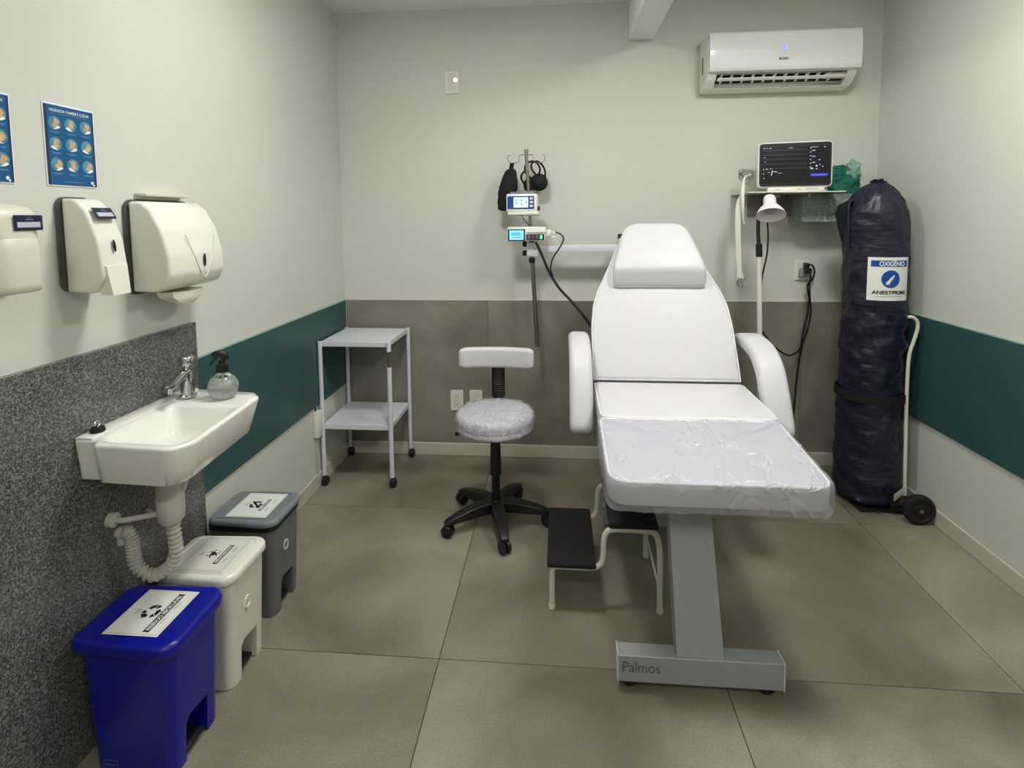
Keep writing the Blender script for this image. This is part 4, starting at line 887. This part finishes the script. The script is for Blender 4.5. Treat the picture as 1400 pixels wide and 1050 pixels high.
# clear bin and green bag
cb = thing('clear_wall_bin', 'clear plastic wall bin below the monitor shelf', 'plastic bin', (2.73, -.09, 1.40))
g = G().box(2.585, 2.885, -.165, -.162, 1.412, 1.555).box(2.585, 2.588, -.165, .004, 1.412, 1.540).box(2.882, 2.885, -.165, .004, 1.412, 1.540).box(2.585, 2.885, -.165, .004, 1.409, 1.412)
part('shell', g, M_film2, cb, smooth=False)
part('rim', G().tube([(2.587, -.1635, 1.4975), (2.883, -.1635, 1.4975)], .0022, 6), M_film2, cb)
def crumple(c, s, seed, sub=5, amp=.32):
    bm = bmesh.new(); bmesh.ops.create_icosphere(bm, subdivisions=sub, radius=1)
    for v in bm.verts:
        p = v.co.copy(); n1 = noise.noise(p*1.7+Vector((seed, 0, 0))); n2 = abs(noise.noise(p*2.6+Vector((0, seed, 0)))); r3 = abs(noise.noise(p*5.7+Vector((0, 0, seed))))
        k = 1+amp*n1-amp*.75*n2-amp*.38*r3; v.co = Vector((c[0]+s[0]*p.x*k, c[1]+s[1]*p.y*k, c[2]+s[2]*p.z*k))
    return G().addbm(bm)
gb_ = thing('green_plastic_bag', 'crumpled green plastic bag sitting in the clear wall bin', 'plastic bag', (2.80, -.09, 1.43))
part('bag_film', crumple((2.800, -.085, 1.600), (.125, .070, .105), 3.1, amp=.45), M_gbag, gb_, angle=80)
part('bag_film', crumple((2.725, -.075, 1.650), (.080, .050, .060), 8.4, amp=.5), M_gbag, gb_, angle=80)
part('bag_corner', crumple((2.865, -.10, 1.670), (.045, .035, .070), 5.7, 4, .5), M_gbag2, gb_, 'pale clear corner of the bag', angle=80)
solo('plastic_wrapper', crumple((2.70, -.085, 1.455), (.085, .055, .036), 12.3, amp=.5), M_gbag2, 'clear crumpled wrappers lying in the bottom of the clear wall bin', 'plastic bag', angle=80)

# ================================================================== EXAM LAMP
lp = thing('exam_lamp', 'white examination lamp on a tall white pole with a black gooseneck', 'lamp', (2.36, -.33, 0))
part('base', G().lathe([(0, .002), (.11, .002), (.112, .012), (.10, .022), (.02, .030), (0, .030)], (2.352, -.33, 0), 32), M_whtube, lp)
part('pole', G().tube([(2.352, -.33, .028), (2.318, -.31, 1.262)], .013, 14), M_whtube, lp)
part('collar', G().tube([(2.3195, -.3105, 1.235), (2.317, -.3095, 1.30)], .016, 14), M_black, lp)
part('gooseneck', G().tube([(2.317, -.3095, 1.29), (2.314, -.300, 1.37), (2.318, -.290, 1.45), (2.330, -.285, 1.52), (2.342, -.305, 1.549), (2.346, -.330, 1.547)], .0095, 12, 6), M_black, lp)
Ms = frame((2.374, -.372, 1.532), (1, 0, 0), (0, .8, .6)); # n axis of shade
ax = Vector((-.10, -.50, -.85)).normalized(); u_ = Vector((1, 0, 0)); v_ = ax.cross(u_).normalized(); u_ = v_.cross(ax)
Ml = Matrix(((u_.x*.97, v_.x*.97, ax.x*.97, 2.350), (u_.y*.97, v_.y*.97, ax.y*.97, -.340), (u_.z*.97, v_.z*.97, ax.z*.97, 1.538), (0, 0, 0, 1)))
prof = [(0, -.004), (.012, -.004), (.024, 0), (.030, .010), (.031, .045), (.034, .055), (.050, .072), (.064, .096), (.071, .112), (.068, .112), (.061, .096), (.047, .075), (.030, .060), (0, .058)]
part('lamp_shade', G(Ml).lathe(prof, (0, 0, 0), 36), mat('lamp_white', (232, 226, 228), .35), lp, 'white bell-shaped shade', angle=50)
part('bulb', G(Ml).lathe([(0, .060), (.020, .062), (.030, .075), (.028, .09), (.016, .098), (0, .10)], (0, 0, 0), 20), mat('unlit_bulb', (170, 165, 165), .3), lp)
part('cord', G().tube([(2.355, -.300, 1.44), (2.368, -.29, 1.35), (2.368, -.28, 1.24), (2.352, -.27, 1.13), (2.350, -.26, 1.02), (2.357, -.26, .94), (2.352, -.25, .87), (2.40, -.22, .80), (2.47, -.16, .73), (2.56, -.10, .672), (2.62, -.06, .672), (2.655, -.045, .70)], .0045, 8, 6), M_black, lp)
part('cord', G().tube([(2.343, -.315, .80), (2.360, -.318, .74), (2.368, -.320, .60), (2.372, -.322, .45), (2.374, -.326, .25), (2.372, -.328, .03)], .006, 8, 5), M_black, lp)
pc = thing('power_plugs', 'black plugs and looped cords in the socket right of the lamp', 'plug', (2.70, -.04, 1.09))
part('plug', G().box(2.662, 2.700, -.052, -.0035, 1.120, 1.150, .006), M_black, pc)
part('plug', G().box(2.668, 2.690, -.045, -.0035, 1.152, 1.178, .006), M_black, pc)
part('adapter', G().box(2.645, 2.672, -.030, -.0035, 1.100, 1.145, .004), mat('adapter_gray', (150, 148, 140), .35), pc)
part('cord', G().tube([(2.680, -.045, 1.172), (2.700, -.05, 1.165), (2.712, -.05, 1.13), (2.702, -.05, 1.09), (2.690, -.045, 1.06), (2.697, -.04, .98), (2.705, -.04, .90), (2.69, -.04, .81), (2.664, -.04, .72), (2.650, -.04, .62), (2.640, -.04, .50), (2.62, -.05, .28), (2.58, -.08, .10), (2.54, -.13, .03), (2.51, -.17, .007)], .0048, 8, 6), M_black, pc)
part('cord', G().tube([(2.685, -.053, 1.135), (2.690, -.055, 1.09), (2.676, -.05, 1.05), (2.690, -.045, .97), (2.682, -.045, .88), (2.662, -.045, .78), (2.655, -.045, .70), (2.657, -.045, .66)], .0048, 8, 6), M_black, pc)

# ================================================================== OXYGEN CYLINDER BAG AND CART
bc = Vector((2.862, -.352))
prof = [(.012, .10, 0, 0), (.016, .125, 0, 0), (.04, .143, 0, 0), (.10, .150, -.002, 0), (.20, .149, -.002, 0), (.40, .147, -.001, 0), (.55, .144, 0, 0), (.58, .144, 0, 0), (.75, .145, .002, 0), (.95, .144, .002, 0), (1.10, .142, 0, 0), (1.25, .141, -.004, 0), (1.33, .140, -.006, 0), (1.40, .142, -.010, 0), (1.455, .139, -.012, 0), (1.50, .126, -.012, 0), (1.54, .106, -.010, 0), (1.57, .080, -.010, 0), (1.592, .050, -.008, 0), (1.602, .030, -.004, 0)]
def bagrad(z):
    for i in range(len(prof)-1):
        if prof[i][0] <= z <= prof[i+1][0]:
            f = (z-prof[i][0])/(prof[i+1][0]-prof[i][0]); return prof[i][1]*(1-f)+prof[i+1][1]*f, prof[i][2]*(1-f)+prof[i+1][2]*f
    return prof[-1][1], prof[-1][2]
def bagpt(a, z, off=0):
    r, dx = bagrad(z)
    aa = (a+PI) % (2*PI)-PI; lab = (1.0 < z < 1.28) and (-2.55 < aa < -.75)
    amp = .0 if lab else 1
    n1 = noise.noise(Vector((math.cos(a)*1.6, math.sin(a)*1.6, z*15+math.sin(a*1.5+z*4)*.8))); n2 = noise.noise(Vector((math.cos(a)*4, math.sin(a)*4, z*26)))
    k = .015 if z < 1.0 else .009
    cr_ = max(0, 1-abs(noise.noise(Vector((math.cos(a+.5)*1.1+3, math.sin(a+.5)*1.1, z*7.5+.9*math.sin(a*2+z*5)))))/.09)
    rr_ = r+off+amp*(k*n1-.004*abs(n2)*2+.003*n2-.006*cr_)
    return (bc.x+dx+rr_*math.cos(a), bc.y+rr_*math.sin(a)*.97, z+amp*.004*n2)
ox = thing('oxygen_cylinder_bag', 'tall navy padded bag around an oxygen cylinder in the right corner', 'oxygen cylinder', (bc.x, bc.y, 0))
zs = [.012, .016, .025, .04]+[.04+i*.0148 for i in range(1, 105)]+[1.589, 1.597, 1.602]
g = G().loft([[bagpt(k*2*PI/96, z) for k in range(96)] for z in zs]); part('bag_body', g, M_navy, ox, angle=70)
# strap around
g = G().loft([[bagpt(k*2*PI/72, .555, .004)[:2]+(z,) for k in range(72)] for z in ()], False, False) if False else G()
rings = []
for (off, z) in ((.004, .535), (.008, .535), (.008, .578), (.004, .578), (.004, .535)):
    rings.append([(bc.x+(.149+off)*math.cos(k*2*PI/72), bc.y+(.149+off)*.97*math.sin(k*2*PI/72), z) for k in range(72)])
g.loft(rings, False, False); part('strap', g, M_blackfab, ox, 'black fastening strap')
# label, wrapped on the bag
def wrap(g2, zc, a0, off):
    o = G(); R_ = .1405
    o.f = g2.f; o.v = []
    for v in g2.v:
        a = a0+v.x/R_; r = R_+.003+off; o.v.append(Vector((bc.x-.002+r*math.cos(a), bc.y+r*math.sin(a)*.97, zc+v.y)))
    return o
def gridrect(x0, x1, y0, y1, n=16):
    g = G(); vs = []; fs = []
    for j in (0, 1):
        for i in range(n+1): vs.append((x0+(x1-x0)*i/n, (y0, y1)[j], 0))
    for i in range(n): fs.append((i, i+1, n+1+i+1, n+1+i))
    return g.add(vs, fs)
A0 = -PI/2-.68; ZC = 1.141
lb = part('label', wrap(gridrect(-.003, .182, -.103, .103, 24), ZC, A0, .001), M_paper, ox, 'white label with blue band and round blue emblem', smooth=False)
part('band', wrap(gridrect(.010, .172, .058, .088, 20), ZC, A0, .0016), M_lab, lb, smooth=False)
part('lettering', wrap(G().text('OXIGÊNIO', .030, .042, .0625, fit=.112, bold=.0006), ZC, A0, .0024), M_inkw, lb, 'white lettering OXIGÊNIO', smooth=False)
g = G()
for i in range(18):
    t0, t1 = math.cos(PI*(1-i/18)), math.cos(PI*(1-(i+1)/18)); h0, h1 = math.sqrt(max(0, 1-t0*t0)), math.sqrt(max(0, 1-t1*t1))
    g.flat([(.092+.040*t0, -.042*h0), (.092+.040*t1, -.042*h1-1e-5), (.092+.040*t1, .042*h1+1e-5), (.092+.040*t0, .042*h0+1e-6)])
part('emblem', wrap(g, ZC, A0, .0018), M_lab, lb, 'round blue emblem with a white syringe', smooth=False)
g = G(); c_, s_ = math.cos(.95), math.sin(.95)
for (x0, x1, y0, y1) in [(-.020, .010, -.006, .006), (-.026, -.021, -.009, .009), (-.032, -.026, -.003, .003), (.011, .020, -.004, .004), (.021, .024, -.0015, .0015)]:
    g.flat([(.092+x*c_-y*s_, x*s_+y*c_) for x, y in ((x0, y0), (x1, y0), (x1, y1), (x0, y1))])
part('syringe_print', wrap(g, ZC, A0, .0034), M_inkw, lb, smooth=False)
part('lettering', wrap(G().text('ANESTPRIME', .024, .018, -.072, fit=.150, bold=.0006), ZC, A0, .0026), M_ink, lb, smooth=False)
part('small_print', wrap(gridrect(.030, .150, -.084, -.0825, 16), ZC, A0, .0018), M_inkg, lb, smooth=False)
# folded flap at upper left with dark opening
Lv = Vector((-.87, .49, 0)); Fv = Vector((-.49, -.87, 0)); Bc = Vector((bc.x, bc.y, 0))
def vb(a, b, z): return Bc+Lv*a+Fv*b+Vector((0, 0, z))
fp_ = [vb(.118, .060, 1.515), vb(.160, .050, 1.492), vb(.172, .040, 1.45), vb(.160, .035, 1.38), vb(.145, .035, 1.32), vb(.125, .055, 1.28)]
fq = [vb(.105, .085, 1.520), vb(.118, .095, 1.495), vb(.118, .098, 1.45), vb(.116, .096, 1.38), vb(.115, .094, 1.32), vb(.112, .090, 1.28)]
fr_ = [vb(.10, .02, 1.51), vb(.14, .0, 1.49), vb(.145, -.01, 1.45), vb(.140, -.01, 1.38), vb(.13, -.01, 1.32), vb(.11, .0, 1.28)]
g = G().loft([[a, a.lerp(b, .5)-Fv*.012, b, c_] for a, b, c_ in zip(fp_, fq, fr_)], True, True)
part('dark_opening', g, M_blackfab, ox, 'black opening between the folded bag edges', angle=60)
g = G().loft([[a+Fv*.004, a+Lv*.006, a-Fv*.02, c_, c_+Fv*.01] for a, c_ in zip(fp_, fr_)], True, True); part('flap_edge', g, M_navy, ox, angle=80)
g = G().tube([p+Fv*.002 for p in fq], .0065, 8, 4); part('flap_edge', g, M_navy, ox)
part('top_tie', crumple((bc.x-.004, bc.y, 1.606), (.034, .03, .014), 2.2, 3, .5), M_blackfab, ox, 'black gathered tie at the top')
ct = thing('cylinder_cart', 'white tube cart with black wheels carrying the oxygen bag', 'cart', (2.98, -.45, 0))
part('handle', G().tube([(2.955, -.462, .955), (2.980, -.462, .955), (3.000, -.462, .935), (3.004, -.462, .90), (2.990, -.462, .84), (2.972, -.462, .765), (2.969, -.464, .60), (2.973, -.466, .35), (2.980, -.468, .075)], .0085, 10, 5), M_whtube, ct, 'white bent tube handle')
part('axle', G().tube([(2.972, -.565, .072), (2.985, -.43, .072), (3.0, -.20, .072)], .008, 10), M_black, ct)
for yy, xx in ((-.585, 2.972), (-.19, 3.0)):
    if yy < -.5: w = part('wheel', G().lathe([(0, -.016), (.022, -.018), (.026, -.012), (.048, -.012), (.054, -.019), (.066, -.016), (.0705, -.006), (.0705, .006), (.066, .016), (.052, .018), (0, .016)], (xx, yy, .0712), 40, 'y'), M_rubber, ct)
    else: w = part('wheel', G().lathe([(0, -.014), (.040, -.014), (.0435, 0), (.040, .014), (0, .014)], (xx, yy, .072), 24, 'y'), M_rubber, ct)
    part('wheel_hub', G().lathe([(0, -.022 if yy < -.5 else -.016), (.010, -.022 if yy < -.5 else -.016), (.010, -.010), (0, -.010)], (xx, yy, .0712), 16, 'y'), M_steel, w)
part('base_plate', G().box(2.885, 2.975, -.527, -.512, .040, .060, .002).box(2.76, 2.985, -.50, -.22, .003, .011, .002), M_black, ct)
part('bracket', G().loft([[(2.905, -.512, .065), (2.905, -.510, .075), (2.905, -.510, .10), (2.905, -.512, .10)], [(2.975, -.478, .098), (2.975, -.476, .10), (2.975, -.476, .128), (2.975, -.478, .128)]]), M_whtube, ct, 'flat white bracket', smooth=False)
part('toe_cap', G().lathe([(0, 0), (.008, 0), (.010, .004), (0, .006)], (2.84, -.508, .012), 10), M_chrome, ct)
